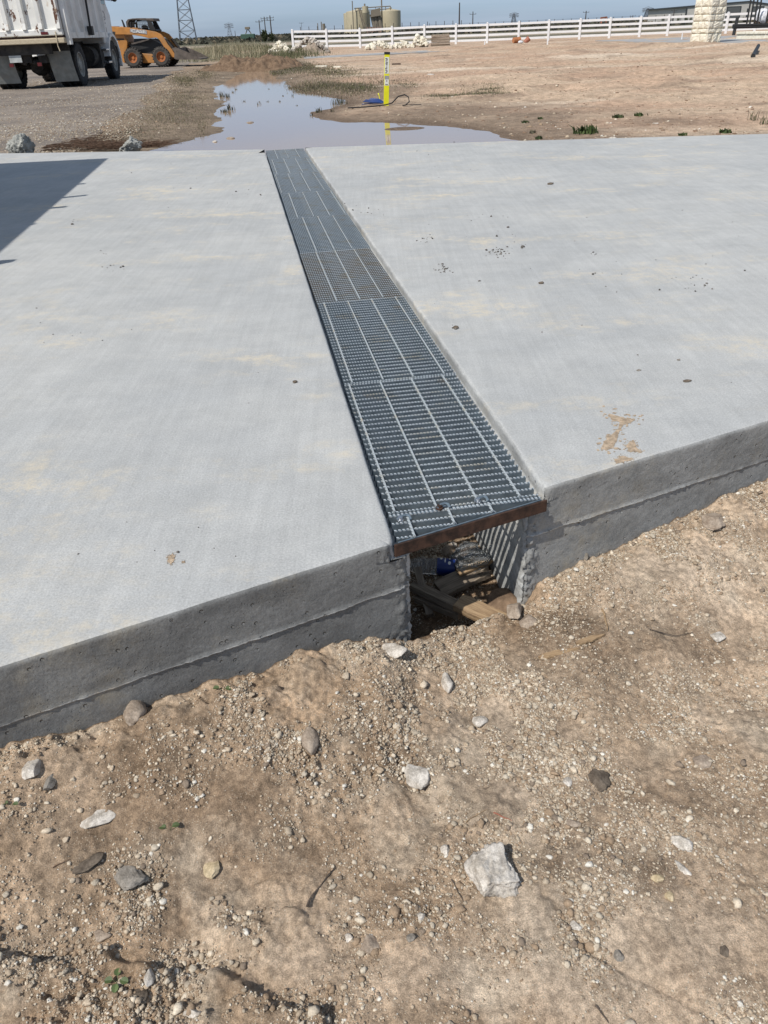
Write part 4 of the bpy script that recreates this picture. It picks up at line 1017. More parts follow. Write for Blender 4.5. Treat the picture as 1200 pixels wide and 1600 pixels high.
seedling(694, 843 + 30, 0 or 2, 0.006, 'very small sprout near the right side of the drain mouth', 6) if False else None
def twig(px0, py0, px1, py1, r_, mat, label, name='twig', bend=0.1, cat='twig'):
    a_, b__ = gpt(px0, py0), gpt(px1, py1); d_ = b__ - a_; nrm = Vector((-d_.y, d_.x, 0))
    pts_ = []
    for i in range(9):
        t = i / 8; p = a_ + d_ * t + nrm * bend * math.sin(t * math.pi) * 0.5 + nrm * 0.02 * math.sin(t * 9); p.z += r_ * 1.2 + 0.001; pts_.append(p)
    m_ = MB(); m_.tube(pts_, [r_ * (1 - 0.6 * i / 8) for i in range(9)], 6); return tag(m_.build(name, mat, smooth=True), label, cat)
twig(480, 1418, 525, 1358, 0.0022, 'bark', 'dark straight twig on the soil left of the large block')
twig(705, 1376, 724, 1412, 0.0014, 'bark', 'thin dark twig just left of the large block', bend=0.05)
twig(930, 1573, 950, 1600, 0.0020, 'bark', 'dark twig leaving the bottom frame edge')
twig(510, 1590, 519, 1568, 0.0028, 'bark', 'short dark stick at the bottom frame edge beside the bank', bend=0.02)
twig(1015, 985, 1082, 990, 0.0014, 'bark', 'thin curved dark twig on damp soil at right', bend=-0.25)
twig(195, 1392, 202, 1432, 0.0013, 'grey_wood', 'thin grey stalk below the dark clay lump')
twig(83, 1357, 112, 1343, 0.0010, 'straw', 'fine straw left of the charcoal asphalt strip')
twig(728, 1286, 762, 1266, 0.0010, 'weathered_wood', 'fine pale straw pointing to the red-handled splinter')
twig(940, 954, 948, 988, 0.0030, 'weathered_wood', 'short pale splinter beside the long wood splinters')
o = twig(771, 1271, 800, 1284, 0.0016, 'rubber', 'thin reddish-brown rod with a pale tip lying on the gravel above the large block', 'rod', 0.0, 'rod'); o.data.materials[0] = MATS['pump_red']
def splinter(x0, y0, x1, y1, wpx, th, mat, label, seed=0):
    a_, b__ = gpt(x0, y0), gpt(x1, y1); d_ = (b__ - a_); L_ = d_.length; r_ = random.Random(seed); m = (gpt(x0 + 10, y0) - a_).length / 10; w_ = wpx * m
    n_ = 14; top, bot = [], []
    for i in range(n_ + 1):
        t = i / n_; k = min(1, t * 5 + 0.15) * min(1, (1 - t) * 2.5 + 0.05); top.append((t * L_, w_ / 2 * k * r_.uniform(0.7, 1.1))); bot.append((t * L_, -w_ / 2 * k * r_.uniform(0.7, 1.1)))
    m_ = MB(); m_.prism(top + bot[::-1], 0, th, 'xy'); o_ = m_.build('wood_splinter', mat)
    o_.location = a_ + Vector((0, 0, 0.002)); o_.rotation_euler = (0, -math.asin(d_.z / L_), math.atan2(d_.y, d_.x)); return tag(o_, label, 'wood scrap')
splinter(842, 1030, 906, 1015, 11, 0.006, 'weathered_wood', 'long pale wood splinter on damp soil, nearer of two in line', 1)
splinter(900, 1008, 945, 994, 10, 0.006, 'weathered_wood', 'long pale wood splinter on damp soil, farther of two in line', 2)

# ------------------------------------------------------------------ wood and litter inside the drain
def plank(a_, b__, w_, th, mat, label, roll=0.0, split=0.0, seed=0, name='plank'):
    a_, b__ = Vector(a_), Vector(b__); d_ = b__ - a_; L_ = d_.length; r_ = random.Random(seed); n_ = 16
    t0 = [(0, w_ / 2)]; b0 = [(0, -w_ / 2)]
    for i in range(1, n_): t0.append((L_ * i / n_, w_ / 2 + r_.uniform(-1, 1) * w_ * 0.02)); b0.append((L_ * i / n_, -w_ / 2 + r_.uniform(-1, 1) * w_ * 0.02))
    end = [(L_, w_ / 2), (L_, -w_ / 2)]
    if split:
        end = []
        K = 7
        for k in range(K + 1): end.append((L_ * (1 - (split * r_.uniform(0.2, 1.0) if k % 2 else 0.0)), w_ / 2 - w_ * k / K))
    m_ = MB(); m_.prism(t0 + end + b0[::-1], -th / 2, th / 2, 'xy'); o_ = m_.build(name, mat, bevel=0.0 if split else 0.0012)
    rot = d_.to_track_quat('X', 'Z').to_matrix().to_4x4() @ Matrix.Rotation(R(roll), 4, 'X'); rot.translation = a_; o_.matrix_world = rot
    return tag(o_, label, 'plank')
def WZ(px, py, z): p = W(px, py, z); return (p.x, p.y, p.z)
plank(WZ(716, 941, -0.348), WZ(791, 975, -0.352), 0.052, 0.022, 'weathered_wood', 'sunlit end of a weathered plank sticking out of the drain mouth', 8, 0, 1)
plank(WZ(645, 915, -0.40), WZ(724, 952, -0.365), 0.036, 0.020, 'grey_wood', 'shaded grey board behind the sunlit plank in the drain mouth', -6, 0, 2)
plank(WZ(650, 935, -0.42), WZ(720, 962, -0.385), 0.022, 0.018, 'grey_wood', 'narrow shaded lath under the grey board in the drain mouth', 0, 0, 3)
plank(WZ(686, 922, -0.425), WZ(762, 886, -0.395), 0.068, 0.016, 'grey_wood', 'broad splintered board lying deeper in the drain, its jagged end in the sun', 4, 0.28, 4)
plank(WZ(652, 888, -0.37), WZ(672, 962, -0.43), 0.022, 0.018, 'grey_wood', 'short stick leaning on the left drain wall', 10, 0, 5)
plank(WZ(716, 895, -0.392), WZ(768, 874, -0.380), 0.026, 0.008, 'weathered_wood', 'pale splinter lying on top of the broad broken board', 6, 0.5, 6)
# crumpled clear bottle and plastic film, blue label
def crumple(name, mat, loc, size, seed, label, cat, parent=None):
    rg_ = np.random.default_rng(seed); v, f = ICO4; v = v.copy(); nn_ = noise3(v, 2.2, seed); n2 = 1 - np.abs(noise3(v, 5.5, seed + 4)) * 2.2
    v = v * (0.8 + 0.45 * nn_ + 0.22 * n2)[:, None]; v *= np.array(size) / 2
    v = np.concatenate([v, v * 0.975]); f = np.concatenate([f, f[:, ::-1] + len(ICO4[0])])
    o_ = link(name, np_mesh(name, v, f), mat, parent); o_.location = loc
    return tag(o_, label, cat) if label else o_
crumple('plastic_bag', 'clear_plastic', WZ(730, 875, -0.395), (0.115, 0.13, 0.09), 5, 'crumpled clear plastic bag glinting in the drain, behind the broken board', 'plastic bag')
e = empty('plastic_bottle', WZ(705, 886, -0.415), R(172), 'empty clear bottle with a blue label lying in the shade of the drain', 'bottle')
m_ = MB(); pr = [(0.001, -0.03), (0.022, -0.028), (0.026, -0.02), (0.026, 0.0), (0.024, 0.02), (0.026, 0.045), (0.0245, 0.07), (0.026, 0.09), (0.024, 0.11), (0.013, 0.135), (0.0125, 0.15), (0.001, 0.152)]
m_.lathe([(r_, h_) for r_, h_ in pr], axis='x', n=20); m_.build('shell', 'clear_plastic', e, smooth=True)
m_ = MB(); m_.lathe([(0.0268, -0.012), (0.0272, 0.0), (0.0272, 0.030), (0.0266, 0.042)], axis='x', n=24); lb = m_.build('label_band', 'label_blue', e, smooth=True)
m_ = MB()
for (u_, q_, ru, rq) in ((0.005, 62, 0.0045, 12), (0.030, 100, 0.004, 12), (0.004, 100, 0.003, 10), (0.018, 80, 0.002, 16), (0.018, 110, 0.0015, 14)):
    vs = []
    for k in range(12):
        a_ = 2 * math.pi * k / 12; uu = u_ + ru * math.cos(a_); qq = R(q_ + rq * math.sin(a_)); vs.append((uu, math.cos(qq) * 0.0277, math.sin(qq) * 0.0277))
    m_.add(vs, [tuple(range(12))])
m_.build('marks', 'sticker_white', lb)
m_ = MB(); m_.lathe([(0.0145, 0.146), (0.0148, 0.150), (0.0148, 0.164), (0.001, 0.166)], axis='x', n=16); m_.build('cap', 'sticker_white', e)
rock('stone', 'tan_rock', WZ(700, 862, -0.44), (0.05, 0.05, 0.04), 0.4, 71, 16, 0.1, None, 'brown stone on the drain floor behind the blue-labelled bottle', 'stone')
rock('stone', 'pale_rock', WZ(707, 852, -0.435), (0.025, 0.025, 0.02), 0.4, 72, 16, 0.1, None, 'small pale stone on the drain floor just at the edge of the striped light', 'stone')
# dried mud smears left on the concrete
def smear(name, pts_, label, seed):
    ctr = sum((W(a_, b__, 0) for a_, b__ in pts_), Vector()) / len(pts_); out = []
    P_ = [W(a_, b__, 0) - ctr for a_, b__ in pts_]; n_ = len(P_)
    for i in range(n_):
        for t in np.linspace(0, 1, 10)[:-1]:
            q = P_[i].lerp(P_[(i + 1) % n_], float(t)); j = 0.004 * float(fbm(np.array([q.x * 60 + seed]), np.array([q.y * 60]), 3, seed)[0]) + 0.003 * float(vnoise(np.array([q.x * 300]), np.array([q.y * 300]), seed)[0]); q = q + q.normalized() * j; out.append((q.x, q.y))
    m_ = MB(); m_.prism(out, 0.0003, 0.0012, 'xy'); r5 = random.Random(seed); sz = max(q.length for q in P_)
    for _ in range(90):
        e_ = r5.choice(out); k5 = r5.uniform(0.75, 1.35); cx_, cy_ = e_[0] * k5 + r5.gauss(0, sz * 0.10), e_[1] * k5 + r5.gauss(0, sz * 0.10); r6 = sz * 0.03 * r5.uniform(0.3, 1.4)
        m_.prism([(cx_ + r6 * r5.uniform(0.5, 1.6) * math.cos(q_), cy_ + r6 * r5.uniform(0.5, 1.2) * math.sin(q_)) for q_ in (0, 1.1, 2.2, 3.3, 4.2, 5.3)], 0.0004, 0.0012 + 0.001 * r5.random(), 'xy')
    o_ = m_.build(name, 'dried_mud'); o_.location = (ctr.x, ctr.y, 0); return tag(o_, label, 'mud smear')
smear('mud_smear', [(951, 647), (962, 650), (980, 655), (992, 656), (985, 661), (974, 664), (968, 674), (964, 688), (958, 700), (948, 705), (938, 702), (944, 690), (955, 680), (966, 670), (968, 661), (955, 656)], 'zigzag smear of dried mud on the right slab, the largest', 3)
smear('mud_smear', [(978, 696), (990, 688), (996, 700), (1003, 708), (985, 706)], 'tan triangular mud smear right of the zigzag one', 4)
smear('mud_smear', [(960, 718), (975, 713), (988, 717), (978, 722), (964, 724)], 'small brown mud smear below the zigzag one near the slab edge', 5)
smear('mud_smear', [(262, 872), (270, 867), (274, 875), (267, 881)], 'small round mud fleck on the left slab close to the front edge', 6)
smear('mud_smear', [(283, 878), (289, 876), (290, 880), (285, 881)], 'tiny mud fleck right of the round one on the left slab', 7)
for (px, py, s_, lab, mt) in ((1073, 596, (0.030, 0.014, 0.006), 'flat dark chip alone on the right slab', 'dark_rock'), (712, 513, (0.022, 0.018, 0.010), 'brown crumb of soil on the right slab beside the grating', 'dark_rock'), (845, 443, (0.022, 0.02, 0.010), 'single small dark stone on the middle of the right slab', 'dark_rock'), (461, 598, (0.016, 0.012, 0.008), 'single small dark stone on the left slab', 'dark_rock'), (998, 579, (0.016, 0.01, 0.004), 'small grey chip on the right slab, left of the flat dark chip', 'grey_rock'), (860, 288, (0.05, 0.035, 0.012), 'thin dark chip far back on the right slab', 'dark_rock'), (1060, 563, (0.012, 0.01, 0.005), 'tiny grey stone behind the flat dark chip', 'grey_rock')):
    q = W(px, py, 0); rock('stone', mt, (q.x, q.y, s_[2] * 0.4), s_, 0.3, px, 12, 0.06, ICO2, lab, 'stone')
# ================================================================== beyond the slab
def far_z(x, y): return float(terrain(np.array([float(x)]), np.array([float(y)]))[0])
def pxw(p, dpx): return dpx * (p.y * math.cos(PITCH) + CAM_H * math.sin(PITCH)) / FPX
def ground_at(px, py, z0=-0.1):
    p = W(px, py, z0)
    for _ in range(4): p = W(px, py, far_z(p.x, p.y))
    return p
# ---------------------------------------------------------------- dump truck
T = empty('dump_truck', (W(130, 134, -0.06).x - 1.12, W(130, 134, -0.06).y + 0.15, -0.064), R(1.5), 'dusty white dump truck with a rust-chipped ribbed tailgate, parked on the grey lot', 'truck')
def tyre(parent, x, y, r, w, rim_mat='rim_steel', name='wheel', out=1, tmat='rubber'):
    ty = MB(); h = w / 2
    ty.lathe([(r * 0.58, -h * 0.85), (r * 0.80, -h), (r * 0.95, -h * 0.92), (r, -h * 0.72), (r * 1.0, -h * 0.2), (r * 0.985, -h * 0.18), (r * 0.985, -h * 0.1), (r, -h * 0.08), (r, h * 0.08), (r * 0.985, h * 0.1), (r * 0.985, h * 0.18), (r, h * 0.2), (r, h * 0.72), (r * 0.95, h * 0.92), (r * 0.80, h), (r * 0.58, h * 0.85)], axis='x', n=36, cap=False)
    # tread blocks
    for k in range(30):
        q = 2 * math.pi * k / 30
        for s_ in (-1, 1):
            c_, s2 = math.cos(q), math.sin(q); d1 = Vector((0, c_, s2)); d2 = Vector((0, -s2, c_)); ctr = d1 * (r * 1.005) + Vector((s_ * h * 0.62, 0, 0))
            vs = [ctr + Vector((a_ * h * 0.26, 0, 0)) + d2 * b__ * r * 0.06 + d1 * c2 * 0.014 for a_ in (-1, 1) for b__ in (-1, 1) for c2 in (-1, 1)]
            ty.add(vs, [(0, 1, 3, 2), (4, 6, 7, 5), (0, 4, 5, 1), (2, 3, 7, 6), (1, 5, 7, 3), (0, 2, 6, 4)])
    wh = ty.build(name, tmat, parent, smooth=False); wh.location = (x, y, r)
    rm = MB(); rm.lathe([(r * 0.60, -h * 0.8), (r * 0.62, h * 0.84 * out if out > 0 else h * 0.5), (r * 0.54, out * h * 0.85), (r * 0.50, out * h * 0.45), (r * 0.30, out * h * 0.35), (r * 0.26, out * h * 0.75), (r * 0.14, out * h * 0.80), (0.004, out * h * 0.82)], axis='x', n=28)
    for k in range(10):
        q = 2 * math.pi * k / 10; rm.cyl((out * h * 0.35, math.cos(q) * r * 0.36, math.sin(q) * r * 0.36), (out * h * 0.52, math.cos(q) * r * 0.36, math.sin(q) * r * 0.36), r * 0.025, n=6)
    rm.build('rim', rim_mat, wh); return wh
RT = 0.52
for xs_ in (-1, 1):
    tyre(T, xs_ * 1.02, 0, RT, 0.27, out=xs_, name='rear_wheel'); tyre(T, xs_ * 0.70, 0, RT, 0.27, out=xs_, name='rear_wheel')
    tyre(T, xs_ * 1.02, 3.75, RT, 0.28, out=xs_, name='front_wheel')
m_ = MB(); m_.cyl((-0.6, 0, RT), (0.6, 0, RT), 0.085, n=12); m_.lathe([(0.02, -0.30), (0.15, -0.22), (0.24, -0.08), (0.24, 0.08), (0.15, 0.22), (0.02, 0.3)], (0.0, 0.0, RT), 'x', 18); m_.cyl((0, -0.26, RT), (0, 0.1, RT), 0.17, n=14); m_.cyl((0, 0.2, RT), (0, 2.6, RT + 0.15), 0.05)
m_.build('rear_axle', 'chassis', T, smooth=True)
m_ = MB()
for sx in (-0.42, 0.42): m_.box(sx - 0.04, sx + 0.04, -1.0, 5.0, 0.82, 1.06)
for yy in (-0.95, -0.3, 0.6, 1.8, 3.0): m_.box(-0.38, 0.38, yy - 0.05, yy + 0.05, 0.84, 1.02)
m_.box(-0.75, 0.75, -1.06, -0.98, 0.80, 1.04); m_.cyl((0.15, -0.9, 0.62), (0.5, -0.55, 0.68), 0.05); m_.cyl((-0.35, -0.86, 0.70), (-0.05, -0.9, 0.60), 0.045)
m_.cyl((-0.3, -0.95, 0.75), (0.25, -0.8, 0.58), 0.035); m_.box(-0.18, 0.12, -0.95, -0.8, 0.62, 0.8); m_.box(0.3, 0.5, -0.9, -0.7, 0.6, 0.78)
for sx in (-1, 1): m_.box(sx * 0.42 - 0.14, sx * 0.42 + 0.14, -0.62, 0.62, 0.66, 0.74); m_.cyl((sx * 0.55, 0.05, 0.6), (sx * 0.42, 0.2, 1.0), 0.05)
m_.build('chassis', 'chassis', T)
m_ = MB(); m_.box(0.62, 1.14, 2.2, 2.35, 0.35, 1.0); m_.cyl((0.82, 1.7, 0.68), (0.82, 2.8, 0.68), 0.27, n=18); m_.build('fuel_tank', 'chassis', T, smooth=False)
m_ = MB(); m_.bbox(0.95, 1.22, 2.75, 3.10, 0.46, 0.52, 0.01); m_.bbox(0.95, 1.2, 2.75, 3.10, 0.80, 0.85, 0.01); m_.box(0.98, 1.0, 2.75, 3.1, 0.4, 0.9); m_.build('cab_step', 'chrome', T)
for sx in (-1, 1):
    m_ = MB(); n_ = 8; vs = []
    for i in range(n_ + 1):
        z_ = 1.08 - i * 0.94 / n_; y_ = -0.70 - 0.05 * math.sin(i * 0.5) + 0.10 * (i / n_) * (0.6 if sx > 0 else 1)
        for x_ in (0.48, 0.62, 0.78, 0.94, 1.10): vs += [(sx * x_ + 0.0 + 0.06 * (i / n_), y_ + 0.008 * math.sin(x_ * 22 + i), z_), (sx * x_ + 0.06 * (i / n_), y_ + 0.012 + 0.008 * math.sin(x_ * 22 + i), z_)]
    fs = []
    for i in range(n_):
        for k in range(4):
            a_ = i * 10 + k * 2; fs += [(a_, a_ + 2, a_ + 12, a_ + 10), (a_ + 1, a_ + 11, a_ + 13, a_ + 3)]
        fs += [(i * 10, i * 10 + 10, i * 10 + 11, i * 10 + 1), (i * 10 + 8, i * 10 + 9, i * 10 + 19, i * 10 + 18)]
    fs += [(n_ * 10 + 2 * k, n_ * 10 + 2 * k + 2, n_ * 10 + 2 * k + 3, n_ * 10 + 2 * k + 1) for k in range(4)]
    m_.add(vs, fs); fl = m_.build('mud_flap', 'flap_rubber', T, smooth=True)
    b2 = MB(); b2.box(sx * 0.46 if sx > 0 else -1.12, 1.12 if sx > 0 else -0.46, -0.735, -0.716, 0.86, 1.10); b2.build('flap_bracket', 'rubber', fl)
# dump body: floor beam, ribbed tailgate leaning out a little, ribbed sides
m_ = MB(); m_.bbox(-1.22, 1.20, -1.26, -1.06, 1.04, 1.16, 0.015); m_.build('bumper_beam', 'beam_wood', T)
m_ = MB(); m_.bbox(-1.21, 1.19, -1.18, -1.05, 1.165, 1.205, 0.008); m_.build('tail_sill', 'rusty_steel', T)
m_ = MB(); m_.box(-1.15, 1.15, -1.12, -1.06, 1.21, 2.9)
m_.bbox(-1.18, 1.18, -1.21, -1.10, 1.212, 1.36, 0.02); m_.bbox(-1.18, 1.18, -1.19, -1.10, 2.75, 2.92, 0.02)
for xx in (-1.10, -0.66, -0.22, 0.22, 0.64, 1.10):
    m_.prism([(xx - 0.075, -1.119), (xx - 0.05, -1.22), (xx + 0.05, -1.22), (xx + 0.075, -1.119)], 1.36, 2.75, 'xy')
    m_.prism([(-1.119, 1.36), (-1.25, 1.362), (-1.22, 1.50), (-1.119, 1.56)], xx - 0.05, xx + 0.05, 'yz')
m_.build('tailgate', 'rusty_white_paint', T)
for (z0, z1, xx) in ((2.18, 2.42, 1.245), (2.52, 2.64, 1.245)):
    m_ = MB(); m_.cyl((xx + 0.0, -1.105, (z0 + z1) / 2 - (z1 - z0) * 0.22), (xx, -1.125, (z0 + z1) / 2 - (z1 - z0) * 0.22), 0.05, n=16); m_.cyl((xx, -1.105, (z0 + z1) / 2 + (z1 - z0) * 0.22), (xx, -1.125, (z0 + z1) / 2 + (z1 - z0) * 0.22), 0.05, n=16); m_.build('tail_light', 'light_red', T)
m_ = MB(); m_.box(0.62, 0.80, -1.228, -1.213, 1.24, 1.30); m_.build('reflector', 'light_red', T)
m_ = MB(); m_.box(1.13, 1.20, -1.228, -1.20, 2.02, 2.16); m_.build('reflector', 'light_red', T)
m_ = MB(); m_.tube([(1.0, -1.23, 1.30), (1.01, -1.28, 1.1), (1.0, -1.27, 0.98), (1.03, -1.28, 0.86)], 0.012, 6); m_.build('strap', 'beam_wood', T)
m_ = MB(); m_.prism([(-1.02, 1.10), (-0.78, 1.08), (-0.72, 1.03), (-0.84, 0.97), (-0.98, 1.0)], -1.29, -1.27, 'xz'); m_.build('tarp_corner', 'teal_tarp', T)
m_ = MB(); m_.box(-0.40, -0.08, -1.09, -1.075, 0.64, 0.80); m_.build('licence_plate', 'plate', T)
for xx in (-0.44, 0.30): m_ = MB(); m_.box(xx, xx + 0.11, -1.09, -1.062, 0.54, 0.62); m_.build('tail_lamp', 'light_red', T)
for sx in (-1, 1):
    m_ = MB(); X0_, X1_ = (1.16, 1.20) if sx > 0 else (-1.20, -1.16)
    m_.box(X0_, X1_, -1.05, 3.0, 1.16, 2.9); xo = 1.20 * sx
    for yy in (-1.0, -0.25, 0.5, 1.25, 2.0, 2.75):
        m_.prism([(xo, yy - 0.10), (xo + sx * 0.085, yy - 0.055), (xo + sx * 0.085, yy + 0.055), (xo, yy + 0.10)], 1.14, 2.88, 'xy')
    m_.prism([(xo, -1.10), (xo + sx * 0.10, -1.10), (xo + sx * 0.10, -0.9), (xo, -0.9)], 1.0, 2.9, 'xy')
    m_.box(min(xo, xo + sx * 0.07), max(xo, xo + sx * 0.07), -0.9, 3.0, 1.14, 1.28)
    m_.build('side_wall', 'white_paint', T)
m_ = MB(); m_.box(-1.15, 1.15, -1.0, 2.98, 1.17, 1.25); m_.box(-1.15, 1.15, 2.94, 3.0, 1.25, 2.9); m_.build('dump_floor', 'rusty_steel', T)
m_ = MB(); m_.tube([(1.34, 0.9, 1.35), (1.36, 0.95, 2.2), (1.36, 1.0, 3.0)], 0.03, 8); m_.bbox(1.26, 1.40, 0.82, 1.0, 1.2, 1.42, 0.01); m_.build('tarp_arm', 'black_iron', T)
# cab
m_ = MB(); prof_ = [(3.02, 1.05), (4.35, 1.05), (4.45, 1.75), (4.20, 2.02), (3.95, 2.68), (3.70, 2.78), (3.05, 2.78)]
m_.prism(prof_, -0.98, 1.08, 'yz'); m_.bbox(-0.98, 1.12, 3.0, 3.5, 0.98, 1.25, 0.03); cb = m_.build('cab', 'white_paint', T, bevel=0.03)
m_ = MB(); m_.prism([(3.30, 2.02), (4.02, 2.02), (3.86, 2.55), (3.36, 2.58)], 1.082, 1.095, 'yz'); m_.build('side_window', 'cab_glass', cb)
m_ = MB()   # faded round badge on the door
for k in range(14):
    q = R(k * 200 / 13 - 10); m_.box(1.083, 1.088, 3.62 + math.cos(q) * 0.15 - 0.02, 3.62 + math.cos(q) * 0.15 + 0.02, 1.68 + math.sin(q) * 0.15 - 0.02, 1.68 + math.sin(q) * 0.15 + 0.02)
for zz, w_ in ((1.68, 0.09), (1.62, 0.12), (1.52, 0.07)): m_.box(1.083, 1.088, 3.62 - w_, 3.62 + w_, zz - 0.015, zz + 0.015)
m_.build('door_badge', 'letter_grey', cb)
m_ = MB(); m_.bbox(-0.78, 0.80, 4.3, 5.2, 0.95, 1.66, 0.08); m_.build('hood', 'white_paint', T)
for sx in (-1, 1):
    m_ = MB(); poly = []; ri, ro_ = 0.62, 0.70
    for i in range(13): q = R(-18 + 190 * i / 12); poly.append((3.75 + math.cos(q) * ro_ * 1.05, 0.55 + math.sin(q) * ro_))
    for i in range(12, -1, -1): q = R(-18 + 190 * i / 12); poly.append((3.75 + math.cos(q) * ri, 0.55 + math.sin(q) * ri))
    m_.prism(poly, sx * 0.80, sx * 1.20, 'yz'); pl = [p for p in poly[:13]]; m_.build('fender', 'white_paint', T, smooth=False)
    m_ = MB(); m_.bbox(sx * 1.02 - 0.06, sx * 1.02 + 0.06, 3.6, 3.72, 1.27, 1.42, 0.01); m_.build('marker_lamp', 'light_red', T)
m_ = MB(); m_.bbox(-1.1, 1.0, 5.15, 5.3, 0.45, 0.85, 0.03); m_.bbox(1.0, 1.16, 4.25, 4.5, 0.55, 0.95, 0.02); m_.build('front_bumper', 'chassis', T)
m_ = MB(); m_.tube([(1.08, 4.0, 2.15), (1.34, 3.95, 2.1), (1.38, 3.95, 2.45), (1.36, 3.95, 2.8), (1.08, 3.95, 2.75)], 0.018, 6); m_.tube([(1.10, 3.98, 2.12), (1.22, 3.96, 2.5), (1.36, 3.95, 2.14)], 0.014, 6)
mr = m_.build('mirror_bracket', 'chrome', T); m_ = MB(); m_.bbox(1.30, 1.48, 3.88, 3.96, 2.25, 2.7, 0.02); m_.lathe([(0.01, 3.88), (0.085, 3.89), (0.09, 3.93), (0.01, 3.96)], (1.43, 0, 2.16), 'y', 16); m_.build('mirror', 'black_iron', mr)

# ---------------------------------------------------------------- skid steer loader (profile read in the side view)
SKL = W(240, 104.5, -0.06); hd = 43.0 / 43
S = empty('skid_steer_loader', (SKL.x, SKL.y, -0.062), R(-2), 'orange skid steer loader with black cab cage and lowered bucket, behind the truck', 'skid steer')
SK = SKL.length
KX = SKL.y * math.cos(PITCH) + CAM_H * math.sin(PITCH)
def sk(cx, cy):                   # side-view drawing units to metres
    px, py = 160 + cx / 8.0, 10 + cy / 8.0
    py2 = py + 0.041 * (px - 240); return ((px - 240) * KX / FPX, (104.5 - py2) * SKL.y / (FPX * 1.37) )
def skp(l): return [sk(*p) for p in l]
HW = 0.62
m_ = MB(); m_.prism(skp([(228, 300), (260, 262), (330, 262), (392, 350), (420, 440), (400, 520), (345, 600), (345, 700), (232, 660), (200, 640), (196, 420)]), -HW, HW, 'xz')
m_.prism(skp([(345, 690), (345, 560), (480, 520), (560, 580), (730, 590), (860, 560), (920, 600), (930, 640), (740, 700), (560, 702)]), -0.55, 0.55, 'xz')
m_.build('body', 'orange_paint', S, bevel=0.02)
m_ = MB(); m_.prism(skp([(168, 345), (185, 290), (215, 262), (255, 246), (262, 262), (232, 300), (205, 420), (205, 640), (178, 560)]), -HW + 0.03, HW - 0.03, 'xz'); m_.build('engine_door', 'orange_paint', S, bevel=0.015)
m_ = MB(); m_.prism(skp([(400, 470), (480, 470), (500, 400), (700, 400), (820, 470), (850, 560), (760, 600), (560, 590), (520, 560)]), -0.5, 0.5, 'xz'); m_.build('lower_frame', 'black_iron', S)
for sy in (-1, 1):
    y0, y1 = (sy * (HW + 0.005), sy * (HW + 0.13))
    m_ = MB(); m_.prism(skp([(225, 300), (262, 250), (340, 256), (480, 268), (690, 296), (790, 315), (850, 345), (885, 395), (915, 470), (960, 540), (988, 600), (970, 632), (920, 610), (880, 530), (845, 460), (820, 405), (790, 385), (700, 395), (620, 372), (500, 352), (390, 348), (300, 350)]), y0, y1, 'xz'); arm = m_.build('lift_arm', 'orange_paint', S, bevel=0.012)
    m_ = MB(); m_.prism(skp([(470, 455), (560, 432), (690, 402), (700, 410), (590, 445), (480, 470)]), sy * 0.66, sy * 0.72, 'xz'); m_.build('lift_link', 'bucket_steel', S)
    m_ = MB(); a_ = sk(835, 420); b__ = sk(960, 600); m_.cyl((a_[0], sy * 0.5, a_[1]), (b__[0], sy * 0.5, b__[1]), 0.035); a_ = sk(960, 520); b__ = sk(880, 400); m_.cyl((a_[0], sy * 0.58, a_[1]), (b__[0], sy * 0.58, b__[1]), 0.05); m_.build('cylinder', 'chassis', S)
    if sy < 0:
        pl = skp([(492, 280), (690, 302), (684, 346), (488, 318)]); m_ = MB(); m_.prism(pl, y1 - 0.012, y1 - 0.002, 'xz'); m_.build('name_plate', 'letter_grey', arm)
        cu_ = bpy.data.curves.new('t', 'FONT'); cu_.body = 'CASE'; cu_.size = 0.16; cu_.extrude = 0.003; cu_.align_x = 'CENTER'; cu_.align_y = 'CENTER'; cu_.offset = 0.004
        to = bpy.data.objects.new('t', cu_); COL.objects.link(to); dg = bpy.context.evaluated_depsgraph_get(); me = bpy.data.meshes.new_from_object(to.evaluated_get(dg)); bpy.data.objects.remove(to)
        cx_ = sum(p[0] for p in pl) / 4; cz_ = sum(p[1] for p in pl) / 4; xmin = min(v_.co.x for v_ in me.vertices); xmax = max(v_.co.x for v_ in me.vertices); k_ = (pl[1][0] - pl[0][0]) * 0.86 / (xmax - xmin)
        o_ = link('lettering', me, 'letter_white', arm); o_.matrix_local = Matrix.Translation((cx_, y1 - 0.018, cz_)) @ Matrix.Rotation(-math.atan2(22 , 198) + 0.04, 4, 'Y').inverted() @ Matrix.Rotation(R(90), 4, 'X') @ Matrix.Diagonal((k_, 1.0, 1, 1))
m_ = MB(); m_.prism(skp([(235, 392), (385, 398), (385, 414), (235, 420)]), -HW - 0.006, -HW - 0.001, 'xz'); m_.build('model_strip', 'letter_dark', S)
m_ = MB(); m_.prism(skp([(250, 425), (303, 427), (303, 462), (250, 460)]), -HW - 0.006, -HW - 0.001, 'xz'); m_.build('sticker', 'letter_white', S)
m_ = MB(); m_.prism(skp([(268, 312), (305, 314), (300, 345), (288, 356), (272, 340)]), -HW - 0.138, -HW - 0.131, 'xz'); m_.build('emblem', 'letter_dark', S)
